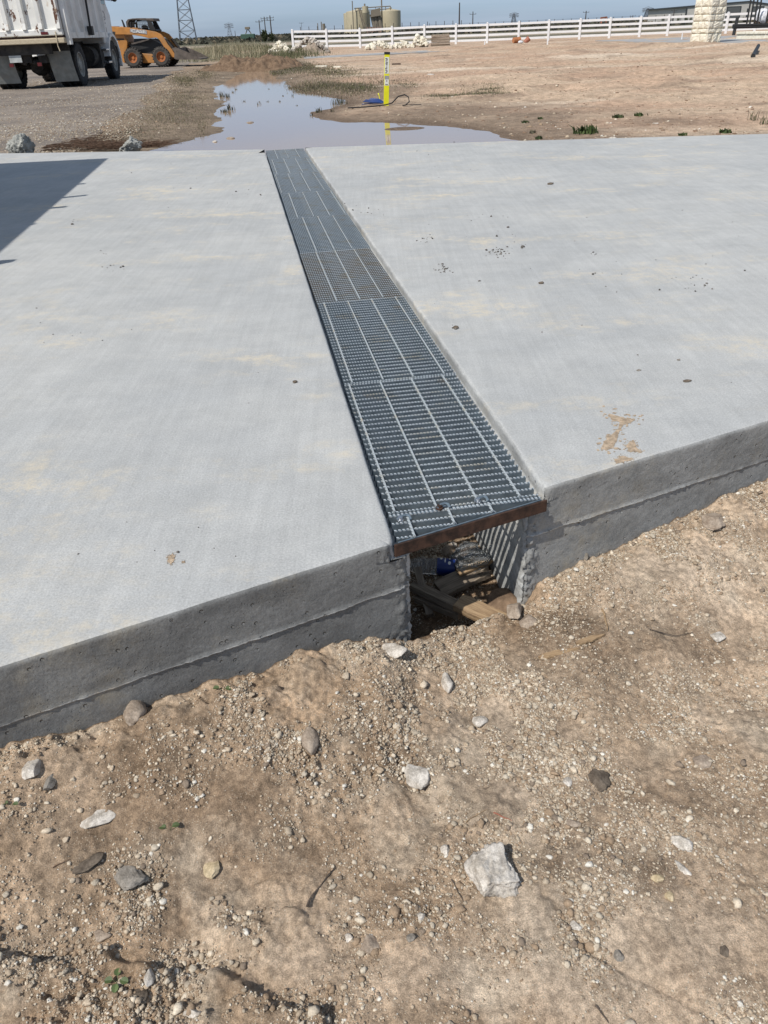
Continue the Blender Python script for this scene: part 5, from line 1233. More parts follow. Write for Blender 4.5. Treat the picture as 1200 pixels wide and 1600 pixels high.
# cab cage
m_ = MB()
for sy in (-0.43, 0.43):
    P_ = skp([(480, 268), (484, 205), (510, 172), (560, 166), (680, 166), (720, 178)]); m_.tube([(p[0], sy, p[1]) for p in P_], 0.045, 8)
    P_ = skp([(690, 175), (725, 200), (770, 300), (770, 300)]); m_.prism(skp([(675, 165), (730, 175), (776, 300), (735, 300), (700, 290), (690, 200)]), sy - 0.04, sy + 0.04, 'xz')
    for k in range(11):
        a_ = sk(490 + k * 19, 180); b__ = sk(478 + k * 21, 270); m_.cyl((a_[0], sy, a_[1]), (b__[0], sy, b__[1]), 0.006, n=5)
    for k in range(5): a_ = sk(486, 190 + k * 18); b__ = sk(696, 190 + k * 18); m_.cyl((a_[0], sy, a_[1]), (b__[0], sy, b__[1]), 0.006, n=5)
for P_ in ((484, 210), (772, 298), (720, 178)): a_ = sk(*P_); m_.cyl((a_[0], -0.43, a_[1]), (a_[0], 0.43, a_[1]), 0.04)
m_.build('cab_frame', 'black_iron', S)
m_ = MB(); m_.prism(skp([(430, 262), (432, 195), (460, 165), (520, 154), (770, 152), (778, 188), (700, 180), (520, 166), (476, 180), (458, 210), (456, 262)]), -0.48, 0.48, 'xz'); m_.build('cab_roof', 'bucket_steel', S, bevel=0.01)
m_ = MB(); m_.prism(skp([(590, 300), (590, 240), (612, 230), (640, 240), (652, 300)]), -0.18, 0.18, 'xz'); m_.build('seat', 'rubber', S, bevel=0.03)
m_ = MB(); m_.prism(skp([(345, 168), (356, 172), (378, 262), (358, 262), (350, 200)]), -0.05, 0.05, 'xz'); m_.build('exhaust', 'black_iron', S)
bk_ = skp([(965, 515), (1000, 505), (1010, 500), (1035, 512), (1200, 585), (1290, 640), (1285, 655), (1150, 655), (1010, 655), (975, 640), (990, 560)])
m_ = MB(); m_.prism(bk_, -0.86, -0.83, 'xz'); m_.prism(bk_, 0.83, 0.86, 'xz'); m_.prism(skp([(985, 515), (1035, 512), (1030, 600), (1020, 645), (985, 650)]), -0.83, 0.83, 'xz'); m_.prism(skp([(990, 640), (1295, 640), (1295, 655), (990, 655)]), -0.83, 0.83, 'xz'); m_.build('bucket', 'bucket_steel', S)
for cx_, cy_ in ((470, 637), (818, 632)):
    for sy in (-1, 1):
        c = sk(cx_, cy_); ty = MB(); r = 0.375; h = 0.14
        prf = [(r * 0.52, -h), (r * 0.8, -h * 1.05), (r * 0.97, -h * 0.8), (r, -h * 0.4), (r, h * 0.4), (r * 0.97, h * 0.8), (r * 0.8, h * 1.05), (r * 0.52, h)]
        ty.lathe(prf, axis='y', n=32, cap=False)
        for k in range(22):
            q = 2 * math.pi * k / 22; d1 = Vector((math.cos(q), 0, math.sin(q))); d2 = Vector((-math.sin(q), 0, math.cos(q)))
            for s2 in (-1, 1):
                ctr = d1 * r + Vector((0, s2 * h * 0.5, 0)) + d2 * s2 * 0.02; vs = [ctr + Vector((0, a_ * h * 0.42, 0)) + d2 * b__ * 0.022 + d1 * c2 * 0.02 for a_ in (-1, 1) for b__ in (-1, 1) for c2 in (-1, 1)]
                ty.add(vs, [(0, 1, 3, 2), (4, 6, 7, 5), (0, 4, 5, 1), (2, 3, 7, 6), (1, 5, 7, 3), (0, 2, 6, 4)])
        wh = ty.build('wheel', 'dusty_rubber', S); wh.location = (c[0], sy * 0.74, r + 0.015)
        rm = MB(); rm.lathe([(r * 0.53, sy * -h * 0.5), (r * 0.55, sy * h * 0.98), (r * 0.50, sy * h * 1.0), (r * 0.46, sy * h * 0.4), (r * 0.2, sy * h * 0.25), (r * 0.17, sy * h * 0.5), (0.003, sy * h * 0.52)], axis='y', n=24); rm.build('rim', 'rim_orange', wh)

# ---------------------------------------------------------------- white rail fence
FENCE_PX = [(458.7, 77.5), (511.2, 77.3), (563, 77.3), (613, 72.5), (663, 71), (712, 69.3), (760.5, 68), (809.5, 66), (856, 63.5), (904.5, 62), (951, 60), (998, 58.5), (1041.6, 56.5), (1087.6, 54.5), (1133, 52.3), (1178, 50.5), (1222, 48.5)]
fp = [W(a_, b__, -0.10) for a_, b__ in FENCE_PX]
# even the survey: the fence runs in one straight line, posts where the sight lines cross it
xs_f = np.array([p.x for p in fp]); ys_f = np.array([p.y for p in fp])
k1, k0 = np.polyfit(xs_f, ys_f, 1)
FP = []
for a_, b__ in FENCE_PX:
    d = ray(a_, b__); t = k0 / (d.y - k1 * d.x); FP.append(Vector((d.x * t, d.y * t, -0.10)))
F = empty('rail_fence', FP[0], math.atan(k1), 'long white four-rail vinyl fence crossing the background', 'fence')
Lf = [(p - FP[0]).length for p in FP]; PH = 1.27
FZ = []                            # ground under each post, following the land
for (a_, b__), p in zip(FENCE_PX, FP): FZ.append(V(a_, b__, p.y).z)
FZ = list(np.convolve([FZ[0]] + FZ + [FZ[-1]], [0.25, 0.5, 0.25], 'valid'))
for l_, z_ in zip(Lf, FZ):
    m_ = MB(); s_ = 0.075; zz = z_ + 0.10; m_.box(l_ - s_, l_ + s_, -s_, s_, zz - 0.3, zz + PH); m_.add([(l_ - s_ - .015, -s_ - .015, zz + PH), (l_ + s_ + .015, -s_ - .015, zz + PH), (l_ + s_ + .015, s_ + .015, zz + PH), (l_ - s_ - .015, s_ + .015, zz + PH), (l_, 0, zz + PH + 0.05)], [(0, 1, 4), (1, 2, 4), (2, 3, 4), (3, 0, 4), (0, 3, 2, 1)]); m_.build('post', 'white_vinyl', F)
for i in range(len(Lf) - 1):
    for k in range(4):
        h_ = 0.22 + k * 0.31; a_, b__ = Lf[i] + 0.076, Lf[i + 1] - 0.076; za, zb = FZ[i] + 0.1 + h_, FZ[i + 1] + 0.1 + h_; t_ = 0.07
        m_ = MB(); m_.add([(a_, -.02, za - t_), (b__, -.02, zb - t_), (b__, .02, zb - t_), (a_, .02, za - t_), (a_, -.02, za + t_), (b__, -.02, zb + t_), (b__, .02, zb + t_), (a_, .02, za + t_)], [(0, 3, 2, 1), (4, 5, 6, 7), (0, 1, 5, 4), (1, 2, 6, 5), (2, 3, 7, 6), (3, 0, 4, 7)]); m_.build('rail', 'white_vinyl', F)

# ---------------------------------------------------------------- stone pillar
pc = ground_at(1101, 68); pc = Vector((pc.x, pc.y, far_z(pc.x, pc.y) - 0.02)); pd = pc.length
Pp = empty('stone_pillar', pc, R(28), 'tall pillar of rough cream limestone blocks in front of the white fence', 'pillar')
m_ = MB(); m_.box(-0.44, 0.44, -0.44, 0.44, -0.1, 3.4); m_.build('mortar_core', 'mortar', Pp)
r_ = random.Random(5); z_ = 0.0; bl = MB(); rr_ = np.random.default_rng(4)
while z_ < 3.4:
    hh_ = r_.choice([0.18, 0.26, 0.34, 0.30, 0.40])
    for sd_ in range(4):
        x_ = -0.5
        while x_ < 0.49:
            w_ = min(r_.uniform(0.28, 0.62), 0.5 - x_)
            if 0.5 - (x_ + w_) < 0.18: w_ = 0.5 - x_
            n_ = 6; g_ = 0.008; vs = []
            for i in range(n_ + 1):
                for j in range(n_ + 1):
                    u_, v_ = i / n_, j / n_; ed = min(u_, 1 - u_, v_, 1 - v_) * 2
                    vs.append((x_ + g_ + (w_ - 2 * g_) * u_, -(0.455 + 0.06 * ed ** 0.35 + 0.007 * float(rr_.normal()) * (ed > 0)), z_ + g_ + (hh_ - 2 * g_) * v_))
            base_n = len(vs); vs += [(x_ + g_, -0.43, z_ + g_), (x_ + w_ - g_, -0.43, z_ + g_), (x_ + w_ - g_, -0.43, z_ + hh_ - g_), (x_ + g_, -0.43, z_ + hh_ - g_)]
            fs = [(i * 7 + j, (i + 1) * 7 + j, (i + 1) * 7 + j + 1, i * 7 + j + 1) for i in range(6) for j in range(6)]
            fs += [tuple([base_n, base_n + 1] + [i * 7 for i in range(6, -1, -1)]), tuple([base_n + 3, base_n + 2] + [i * 7 + 6 for i in range(6, -1, -1)]), tuple([base_n, base_n + 3] + [j for j in range(6, -1, -1)]), tuple([base_n + 1, base_n + 2] + [42 + j for j in range(6, -1, -1)])]
            rot = Matrix.Rotation(sd_ * math.pi / 2, 4, 'Z'); bl.add([tuple(rot @ Vector(p)) for p in vs], fs); x_ += w_
    z_ += hh_
bl.build('stone_facing', 'limestone', Pp)

# ---------------------------------------------------------------- yellow utility marker, strap and hose
mp_ = ground_at(603, 165); top = V(604.5, 81.5, mp_.y)
H_ = top.z - mp_.z; Y_ = empty('utility_marker', mp_, R(12), 'bright yellow utility marker post with black cap and white stickers, standing by the puddle', 'marker post')
LN_ = math.atan2(top.x - mp_.x, H_); mw = 0.042
def tri(z0, z1, s, sh=0.0): 
    P_ = [(-s, -s * 0.6), (s, -s * 0.6), (s * 0.95, -s * 0.35), (s * 0.12, s * 1.1), (-s * 0.12, s * 1.1), (-s * 0.95, -s * 0.35)]; m_ = MB(); m_.prism(P_, z0, z1, 'xy'); return m_
tri(-0.1, H_ - 0.022, mw).build('post', 'marker_yellow', Y_, bevel=0.003); tri(H_ - 0.03, H_ + 0.005, mw * 1.12).build('cap', 'black_iron', Y_, bevel=0.003)
f0 = -mw * 0.6
for (z0, z1, mt) in ((0.60, 0.73, 'sticker_white'), (0.485, 0.60, 'sticker_white'), (0.31, 0.40, 'sticker_white'), (0.40, 0.455, 'letter_grey')):
    k_ = H_ / 0.8; m_ = MB(); m_.box(-mw * 0.8, mw * 0.8, f0 - 0.0022, f0 - 0.0008, z0 * k_, z1 * k_); st = m_.build('sticker', mt, Y_)
    if mt == 'sticker_white' and z0 > 0.4:
        m_ = MB(); rr = random.Random(int(z0 * 100)); zz = z0 * k_ + 0.01
        while zz < z1 * k_ - 0.014: w_ = rr.uniform(0.012, 0.026); x_ = rr.uniform(-0.006, 0.006); m_.box(x_ - w_, x_ + w_ * 0.4, f0 - 0.004, f0 - 0.0024, zz, zz + 0.009); zz += rr.uniform(0.014, 0.022)
        m_.build('writing', 'letter_dark', st)
    if z0 < 0.35: m_ = MB(); m_.box(-0.022, 0.020, f0 - 0.004, f0 - 0.0024, z0 * k_ + 0.010, z0 * k_ + 0.018); m_.box(-0.004, 0.006, f0 - 0.004, f0 - 0.0024, z0 * k_ + 0.05, z0 * k_ + 0.075); m_.build('writing', 'letter_dark', st)
Y_.rotation_euler = (0, LN_, R(10))
q = ground_at(588, 163); m_ = MB()
for k in range(5): m_.tube([(-0.22 + 0.02 * k, 0.02 * k - 0.03, 0.05 + 0.012 * (k % 3)), (-0.08, 0.02 * (k - 2), 0.035 + 0.012 * k), (0.05, 0.012 * (k - 2), 0.03 + 0.01 * k), (0.14, 0.01 * k, 0.02)], [0.008, 0.013, 0.011, 0.008], 6)
m_.tube([(-0.24, 0, 0.01), (-0.05, -0.03, 0.02), (0.1, -0.02, 0.02)], 0.009, 6)
o = m_.build('blue_strap', 'blue_strap', smooth=True); o.location = q; tag(o, 'blue bundle of strap heaped left of the yellow marker', 'strap')
q = ground_at(603, 166.5); m_ = MB(); s_ = 1 / (FPX / (q.y * math.cos(PITCH) + 0.55))
m_.tube([(-0.60, -0.02, 0.008), (-0.45, -0.03, 0.010), (-0.3, -0.06, 0.014), (-0.15, -0.02, 0.018), (0.0, 0.10, 0.02), (0.10, 0.12, 0.04), (0.20, 0.10, 0.13), (0.30, 0.05, 0.155), (0.36, 0.02, 0.12), (0.37, 0.0, 0.06), (0.31, -0.02, 0.015), (0.26, -0.02, 0.01)], 0.010, 7)
m_.tube([(0.26, -0.02, 0.012), (0.34, 0.03, 0.012), (0.45, 0.03, 0.01), (0.56, 0.05, 0.01)], 0.006, 6)
o = m_.build('hose', 'rubber', smooth=True); o.location = (q.x, q.y, mp_.z); tag(o, 'black hose looping up on the right of the yellow marker and trailing left', 'hose')
q = ground_at(594, 157); m_ = MB(); m_.tube([(-0.02, 0, 0.09), (0.0, 0, 0.0)], 0.008, 6); m_.tube([(-0.02, 0, 0.09), (-0.03, 0.01, 0.11)], 0.012, 6); o = m_.build('marker_flag', 'marker_yellow'); o.location = q; tag(o, 'little yellow stake leaning just left of the yellow marker', 'stake')
for px, py, h_, lab in ((757, 76, 0.30, 'short white stake left of the middle of the fence line'), (855, 73.5, 0.55, 'taller white stake in front of the fence'), (1065, 61.5, 0.25, 'small white stake on the walkway near the stone pillar'), (483, 105.5, 0, '')):
    if not h_: continue
    q = ground_at(px, py); m_ = MB(); m_.bbox(-0.03, 0.03, -0.012, 0.012, -0.05, h_, 0.003); m_.prism([(-0.03, h_), (0.03, h_), (0.0, h_ + 0.05)], -0.012, 0.012, 'xz'); o = m_.build('stake', 'white_vinyl'); o.location = q; tag(o, lab, 'stake')

# ---------------------------------------------------------------- piles
def pile(name, px0, px1, py, h, n, smin, smax, mat, label, seed, cat, sub='block', depth=0.8, boxy=True, surf=0.0):
    mid = ground_at((px0 + px1) / 2, py); wd_ = pxw(mid, px1 - px0); rr = np.random.default_rng(seed)
    e = empty(name, (mid.x, mid.y, mid.z), 0, label, cat)
    m_ = MB(); k = 0
    for i in range(n):
        t = rr.uniform(-1, 1); hx_ = h * (1 - abs(t) ** 1.5) * (1 - rr.uniform(0, 1) ** 2 * 0.0); z_ = rr.uniform(surf, 1) * hx_; x_ = t * wd_ / 2; y_ = rr.uniform(-0.5, 0.5) * depth * (1 - z_ / (h + 0.1))
        s3 = rr.uniform(smin, smax, 3) * (1, 0.7, 0.55); M_ = Matrix.Translation((x_, y_, z_ + s3[2] / 2)) @ Matrix.Rotation(rr.uniform(0, 6), 4, 'Z') @ Matrix.Rotation(rr.uniform(-0.5, 0.5), 4, 'X') @ Matrix.Rotation(rr.uniform(-0.4, 0.4), 4, 'Y')
        b2 = MB(); b2.bbox(-s3[0] / 2, s3[0] / 2, -s3[1] / 2, s3[1] / 2, -s3[2] / 2, s3[2] / 2, 0.02); jv = [tuple(M_ @ (Vector(p) + Vector(rr.normal(size=3) * 0.012))) for p in b2.v]; m_.add(jv, b2.f)
    m_.build('blocks', mat, e); return e
def mound(name, px0, px1, pyb, pytop, dep, mat, label, seed, cat, amp=0.12, peaks=None, n=110):
    mid = ground_at((px0 + px1) / 2, pyb); w_ = pxw(mid, px1 - px0); yb = mid.y + dep / 2; hgt = V((px0 + px1) / 2, pytop, yb).z - mid.z
    u = np.linspace(-1, 1, n); X, Yv = np.meshgrid(u, u); r2 = X ** 2 + Yv ** 2
    pk = np.zeros_like(X)
    for (c_, wd2, k_) in (peaks or [(0, 1, 1)]): pk = np.maximum(pk, k_ * np.exp(-(((X - c_) / wd2) ** 2) * 1.6))
    z = hgt * pk * np.clip(1 - Yv ** 2, 0, 1) ** 0.8 * sst(1.0, 0.75, np.abs(X)) * (1 + 0.25 * fbm(X * 2.4, Yv * 1.4, 3, seed)) + amp * hgt * fbm(X * 9, Yv * 5, 4, seed + 3) * sst(1.0, 0.8, np.sqrt(r2)) + 0.03 * (1 - np.abs(fbm(X * w_ * 3, Yv * dep * 3, 4, seed + 9))) * sst(1.0, 0.8, np.abs(X)) * sst(1, .8, np.abs(Yv))
    z = z - 0.06; v = np.stack([X * w_ / 2, Yv * dep / 2, z], -1).reshape(-1, 3); i = np.arange(n - 1)[:, None] * n + np.arange(n - 1)[None]; f = np.stack([i, i + 1, i + n + 1, i + n], -1).reshape(-1, 4)
    o_ = link(name, np_mesh(name, v, f, smooth=False), mat); o_.location = (mid.x, yb, mid.z); return tag(o_, label, cat)
mound('dirt_mound', 288, 486, 114, 86, 3.6, 'mound_soil', 'long low mound of reddish brown dirt at the far end of the puddle', 5, 'dirt mound', amp=0.16, peaks=[(0.32, 0.62, 1.0), (-0.25, 0.75, 0.86), (-0.75, 0.5, 0.5)], n=150)
mound('dirt_mound', 255, 320, 92, 76.5, 1.6, 'mound_soil', 'small brown dirt heap by the loader bucket', 15, 'dirt mound', peaks=[(0.2, 0.5, 0.9)])
mound('rubble_heap', 450, 522, 84, 59.5, 1.6, 'tan_rock', 'heap of broken tan rubble and stone at the left end of the fence', 25, 'rubble heap', peaks=[(0.05, 0.5, 0.8)], n=60)
pile('rubble_pile', 454, 514, 83.5, 0.74, 130, 0.10, 0.30, 'pale_rock', 'cream stone chunks lying over the rubble heap at the fence end', 3, 'stone pile', depth=1.3, surf=0.75)
pile('stone_pile', 424, 452, 85, 0.60, 60, 0.16, 0.42, 'limestone', 'low pile of cream limestone blocks left of the fence end', 4, 'stone pile', depth=1.0)
pile('stone_pile', 571, 612, 77.5, 0.40, 56, 0.14, 0.34, 'limestone', 'scattered cream blocks along the fence foot, left of two', 6, 'stone pile')
pile('stone_pile', 614, 640, 75.5, 0.42, 36, 0.14, 0.32, 'limestone', 'scattered cream blocks along the fence foot, middle group', 7, 'stone pile')
pile('stone_pile', 644, 668, 74, 0.80, 60, 0.16, 0.36, 'limestone', 'tallest heap of cream blocks, against the fence left of the stacked slabs', 8, 'stone pile', depth=0.7)
a_, b__ = ground_at(674, 71.5), ground_at(703, 71.5); e = empty('slab_stack', (a_ + b__) / 2, 0.05, 'stack of rough brown-grey stone slabs at the fence', 'stone stack'); w_ = pxw(e.location, 29) / 2
z_ = 0.06
for k in range(4):
    m_ = MB(); rr = random.Random(k); x_ = -w_
    m_.bbox(-w_ * rr.uniform(0.92, 1.0), w_ * rr.uniform(0.9, 1.0), -0.3, 0.3, z_, z_ + 0.14, 0.02); jj = np.random.default_rng(k); m_.v = [tuple(Vector(p) + Vector(jj.normal(size=3) * 0.012)) for p in m_.v]; m_.build('slab', 'tan_rock', e); z_ += 0.155
m_ = MB(); m_.box(-w_, w_, -0.3, 0.3, -0.05, 0.055); m_.build('pallet', 'grey_wood', e)
q = ground_at(808, 67.5); m_ = MB(); m_.lathe([(0.02, -0.25), (0.16, -0.25), (0.185, 0.22), (0.19, 0.25), (0.17, 0.25), (0.15, 0.2)], axis='x', n=20); m_.cyl((-0.02, 0, 0), (0.02, 0, 0), 0.17, n=16); o = m_.build('bucket', 'bucket_orange'); o.location = q + Vector((-0.05, 0, 0.18)); o.rotation_euler = (0, 0, 0.4); tag(o, 'orange bucket lying on its side by the fence', 'bucket')
q = ground_at(820, 67); m_ = MB(); m_.lathe([(0.13, 0), (0.16, 0.33), (0.165, 0.36), (0.14, 0.36)], n=18); o = m_.build('bucket', 'pump_red'); o.location = q + Vector((0.0, 0, 0.02)); o.rotation_euler = (0.3, 0.8, 0.4); tag(o, 'reddish bucket tipped over, right of the orange one', 'bucket')
rock('bag', 'bag_white', ground_at(812.5, 68) + Vector((0, 0, 0.08)), (0.3, 0.25, 0.22), 0, 77, 10, 0.1, ICO2, 'small white bag between the two buckets at the fence', 'bag')
for px, py, wp, seed, lab in ((502, 105.5, 18, 1, 'white splintered board lying in the weeds right of the dirt mound'), (527, 106.5, 12, 2, 'shorter white board just right of the first in the weeds'), (262, 93.5, 10, 3, 'white broken block under the loader bucket')):
    q = ground_at(px, py); w_ = wp * q.y * 0.85 / FPX; m_ = MB(); m_.bbox(-w_ / 2, w_ / 2, -0.05, 0.05, 0, 0.06 if seed < 3 else 0.2, 0.008); o = m_.build('board' if seed < 3 else 'block', 'limestone'); o.location = q; o.rotation_euler = (0.05, 0.02, -0.06 * seed); tag(o, lab, 'board' if seed < 3 else 'block')
q = ground_at(619, 101); m_ = MB(); m_.bbox(-0.16, 0.16, -0.05, 0.05, 0, 0.04, 0.01); o = m_.build('brick', 'rusty_steel'); o.location = q; tag(o, 'dark brick-like bar on sand right of the yellow marker', 'brick')
q = ground_at(1176, 89); q2 = ground_at(1183, 82); m_ = MB(); m_.tube([(0, 0, 0.02), tuple(q2 - q + Vector((0, 0, 0.2)))], 0.06, 8); o = m_.build('pipe', 'black_iron'); o.location = q; tag(o, 'short dark pipe sticking out of the dirt at the right', 'pipe')
for i, (px, py, wp, lab) in enumerate(((1025, 193, 10, 'white stone on the dirt near the right frame edge'), (357 + 600, 215.5, 12, 'white flat stone at the slab edge right of the green weed'), (392, 202.5, 13, 'flat tan stone islet in the shallow water, larger'), (336, 221, 9, 'small pale stone in the shallow water at left'), (361, 226, 14, 'low brown mud islet in the water near the slab'), (672, 117, 12, 'pale stones on the sand beyond the marker'))):
    q = ground_at(px, py); q.z = max(q.z, Zp); w_ = wp * q.y * 0.85 / FPX; rock('stone', 'tan_rock' if i in (2, 4) else 'pale_rock', q, (w_, w_ * 1.2, w_ * 0.3), 0, 90 + i, 12, 0.08, ICO2, lab, 'stone')
# chalk-white scatter on the sand
# ---------------------------------------------------------------- two grey tussocks and the dry rusty brush at the slab edge
for (px0, px1, py, hpx, lab, sd_) in ((21, 52, 238.5, 22, 'round grey lump of rubble at the slab edge, far left', 1), (191, 219, 235, 14, 'smaller grey lump of rubble at the slab edge, right end of the dry brush', 2)):
    y_ = W((px0 + px1) / 2, py, -0.01).y + 0.12; w_ = V(px1, py, y_).x - V(px0, py, y_).x; h_ = V(px0, py - hpx, y_).z + 0.06
    rock('concrete_lump', 'rubble_grey', ((V(px0, py, y_).x + V(px1, py, y_).x) / 2, y_, h_ / 2 - 0.06), (w_ * 1.0, w_ * 0.9, h_ * 1.15), 0, sd_ + 130, 8, 0.30, ICO5, lab, 'lump', ns=4.0, boxy=0.0)
n = 800; t = rg.uniform(0, 1, n); A_, B_ = W(50, 236, -0.03), W(240, 230, -0.03); x = A_.x + (B_.x - A_.x) * t; yy = A_.y + (B_.y - A_.y) * t + 0.22 + np.abs(rg.normal(size=n)) * (0.16 + 0.6 * (1 - t) * (t > 0.05) * np.exp(-((t - 0.15) / 0.25) ** 2))
pos = np.stack([x, yy, np.full(n, -0.065) + rg.uniform(0, 0.05, n)], -1); ang = rg.normal(size=n) * 0.5; ln_ = rg.uniform(0.06, 0.3, n); d_ = np.stack([np.cos(ang), np.sin(ang) * 0.6, rg.uniform(-0.05, 0.13, n)], -1) * ln_[:, None]; wv = np.array([0, 0, 1.0]) * 0.0022
v = np.stack([pos - wv, pos + wv, pos + d_ + wv * 0.5, pos + d_ - wv * 0.5, pos + np.array([0, .003, 0]), pos + d_ + np.array([0, 0.003, 0])], 1); o_ = (np.arange(n) * 6)[:, None]
f = np.concatenate([o_ + np.array([0, 1, 2, 3]), o_ + np.array([1, 4, 5, 2]), o_ + np.array([4, 0, 3, 5])])
tag(link('dry_brush', np_mesh('dry_brush', v.reshape(-1, 3), f), 'straw'), 'rusty brown dry brush raked along the slab edge', 'brush', kind='stuff')

# ---------------------------------------------------------------- grass and weeds
def tufts(px_lst, per, h0, h1, w_, cols, zmin=None):
    P_, Hh, Ww, Cc = [], [], [], []
    for (px, py, rx, ry, k) in px_lst:
        nn_ = int(per * k); a_ = px + rg.normal(size=nn_) * rx * 0.5; b__ = py + rg.normal(size=nn_) * ry * 0.5
        for i in range(nn_):
            hz = 60 - 0.041 * (a_[i] - 300)
            if b__[i] < hz + 6: continue
            q = W(a_[i], b__[i], -0.09)
            if q.y < float(back_y(q.x)) + 0.03: continue
            P_.append(q)
    if not P_: return
    P_ = np.array([p[:] for p in P_]); P_[:, 2] = terrain(P_[:, 0], P_[:, 1]) - 0.005
    n = len(P_); sc_ = np.clip(P_[:, 1] / 18, 0.7, 3.0); hh_ = rg.uniform(h0, h1, n); ww = w_ * sc_ * rg.uniform(0.7, 1.3, n); c_ = np.array(cols)[rg.integers(0, len(cols), n)] * rg.uniform(0.7, 1.25, (n, 1))
    return blades(P_, hh_, ww, c_, rg, 0.8)
GR = [(0.07, 0.095, 0.035), (0.10, 0.115, 0.05), (0.15, 0.14, 0.07), (0.24, 0.20, 0.12)]
DRY = [(0.30, 0.25, 0.16), (0.22, 0.19, 0.11), (0.13, 0.13, 0.06)]
GRY = [(0.16, 0.14, 0.10), (0.10, 0.09, 0.06), (0.22, 0.19, 0.15), (0.12, 0.13, 0.06)]
vs_, fs_, cs_ = [], [], []; of = 0
for args in (([(288, 128, 22, 10, 2.2), (320, 118, 18, 8, 1.0), (300, 150, 40, 20, 1.0), (275, 165, 40, 20, .9), (255, 185, 45, 18, 0.8), (315, 190, 12, 20, .3)], 1500, 0.012, 0.05, 0.006, GR[1:3] + DRY[:2] + GRY[:3]),
             ([(250, 200, 60, 20, 1.3), (210, 215, 40, 14, 1.0), (290, 180, 30, 22, .8), (230, 165, 40, 20, .8)], 1100, 0.01, 0.03, 0.006, GRY),
             ([(470, 107, 50, 7, 2.0), (520, 115, 50, 9, 1.2), (500, 137, 60, 9, 1.8), (560, 140, 40, 9, 1.0), (600, 128, 60, 12, .35), (450, 101, 30, 5, 1), (430, 113, 30, 4, .5)], 2600, 0.015, 0.07, 0.007, GR[1:3] + GRY[:3]),
             ([(750, 147, 45, 7, 1.8), (690, 152, 30, 5, .8), (770, 143, 20, 5, .8), (640, 135, 20, 8, .3), (900, 160, 200, 30, .08)], 900, 0.015, 0.06, 0.007, GRY + GR[:1])):
    r3 = tufts(*args)
    if r3: v, f, c = r3; vs_.append(v); fs_.append(f + of); cs_.append(c); of += len(v)
tag(link('low_weeds', np_mesh('low_weeds', np.concatenate(vs_), np.concatenate(fs_), np.concatenate(cs_)), 'grass_blades'), 'low green and grey weeds on both banks of the puddle', 'weeds', kind='stuff')
n = 20000; x = []; 
px = rg.uniform(312, 512, n); q = np.array([W(a_, 74 + 6 * rg.uniform(-1, 1) ** 1, -0.1)[:] for a_ in px]); q[:, 1] = rg.uniform(44, 100, n); q[:, 0] = (px - 600) / FPX * (q[:, 1] * 0.85)
q[:, 0] += rg.normal(size=n) * 0.8; q[:, 2] = -0.12
kk = np.clip(0.5 + 0.9 * fbm(q[:, 0] * 0.35, q[:, 1] * 0.12, 3, 501), 0.15, 1.3); c_ = np.where((rg.uniform(0, 1, n) < 0.55)[:, None], np.array([[0.36, 0.32, 0.22]]), np.array([[0.18, 0.18, 0.11]])) * rg.uniform(0.7, 1.2, (n, 1))
left = (px < 425)[:, None]; c_ = np.where(left, c_, c_ * np.array([0.45, 0.5, 0.42]))
v, f, c = blades(q, rg.uniform(0.25, 0.8, n) * kk * np.where(px < 425, 0.95, 0.6), rg.uniform(0.012, 0.032, n), c_, rg, 0.5)
tag(link('tall_grass', np_mesh('tall_grass', v, f, c), 'grass_blades'), 'tall pale and dark grass behind the dirt mound', 'tall grass', kind='stuff')
def weed(px, py, h_, n_, w_, cols, label, group=None, broad=False):
    q = ground_at(px, py); q.z = max(q.z, Zp - 0.01); rr = np.random.default_rng(int(px * 7 + py)); P_ = np.zeros((n_, 3)); P_[:, :2] = rr.normal(size=(n_, 2)) * h_ * (0.5 if broad else 0.25)
    c_ = np.array(cols)[rr.integers(0, len(cols), n_)] * rr.uniform(0.8, 1.2, (n_, 1)); v, f, c = blades(P_, rr.uniform(0.4, 1.0, n_) * h_, np.full(n_, w_), c_, rr, 1.1 if broad else 0.5)
    o_ = link('weed', np_mesh('weed', v, f, c), 'grass_blades'); o_.location = q; return tag(o_, label, 'weed', group)
G2 = [(0.055, 0.085, 0.028), (0.08, 0.11, 0.04), (0.05, 0.07, 0.03)]
weed(916, 208, 0.105, 96, 0.026, G2, 'bright green leafy weed at the slab edge, tallest of the weeds at right', broad=True)
weed(965, 184, 0.050, 64, 0.026, G2[2:] + GR[:1], 'flat green weed left of the pair at the right, nearer the track', broad=True)
weed(998, 181, 0.050, 64, 0.026, G2, 'flat green weed right of its neighbour on the sandy ground', broad=True)
weed(1066, 212, 0.037, 73, 0.021, G2, 'low green weed touching the slab edge at right', broad=True)
weed(1132, 208, 0.056, 73, 0.021, G2, 'low green weed at the slab edge near the right frame edge', broad=True)
weed(1176, 188, 0.14, 16, 0.008, GRY[:2] + G2[:1], 'thin grey-green stalks near the right frame edge, left one')
weed(1192, 194, 0.14, 16, 0.008, GRY[:2] + G2[:1], 'thin grey-green stalks near the right frame edge, right one')
weed(820, 192, 0.037, 64, 0.021, G2[2:], 'dark low weed on the muddy bank right of the puddle', broad=True)
weed(845, 186, 0.031, 54, 0.021, G2, 'dark low weed on the bank, right of its twin', broad=True)
weed(833, 208, 0.043, 48, 0.013, GRY, 'greyish sprig on the mud right of the puddle, above the slab edge', broad=True)
weed(842, 217, 0.037, 54, 0.018, G2[2:], 'dark sprig on the mud closest to the slab edge', broad=True)
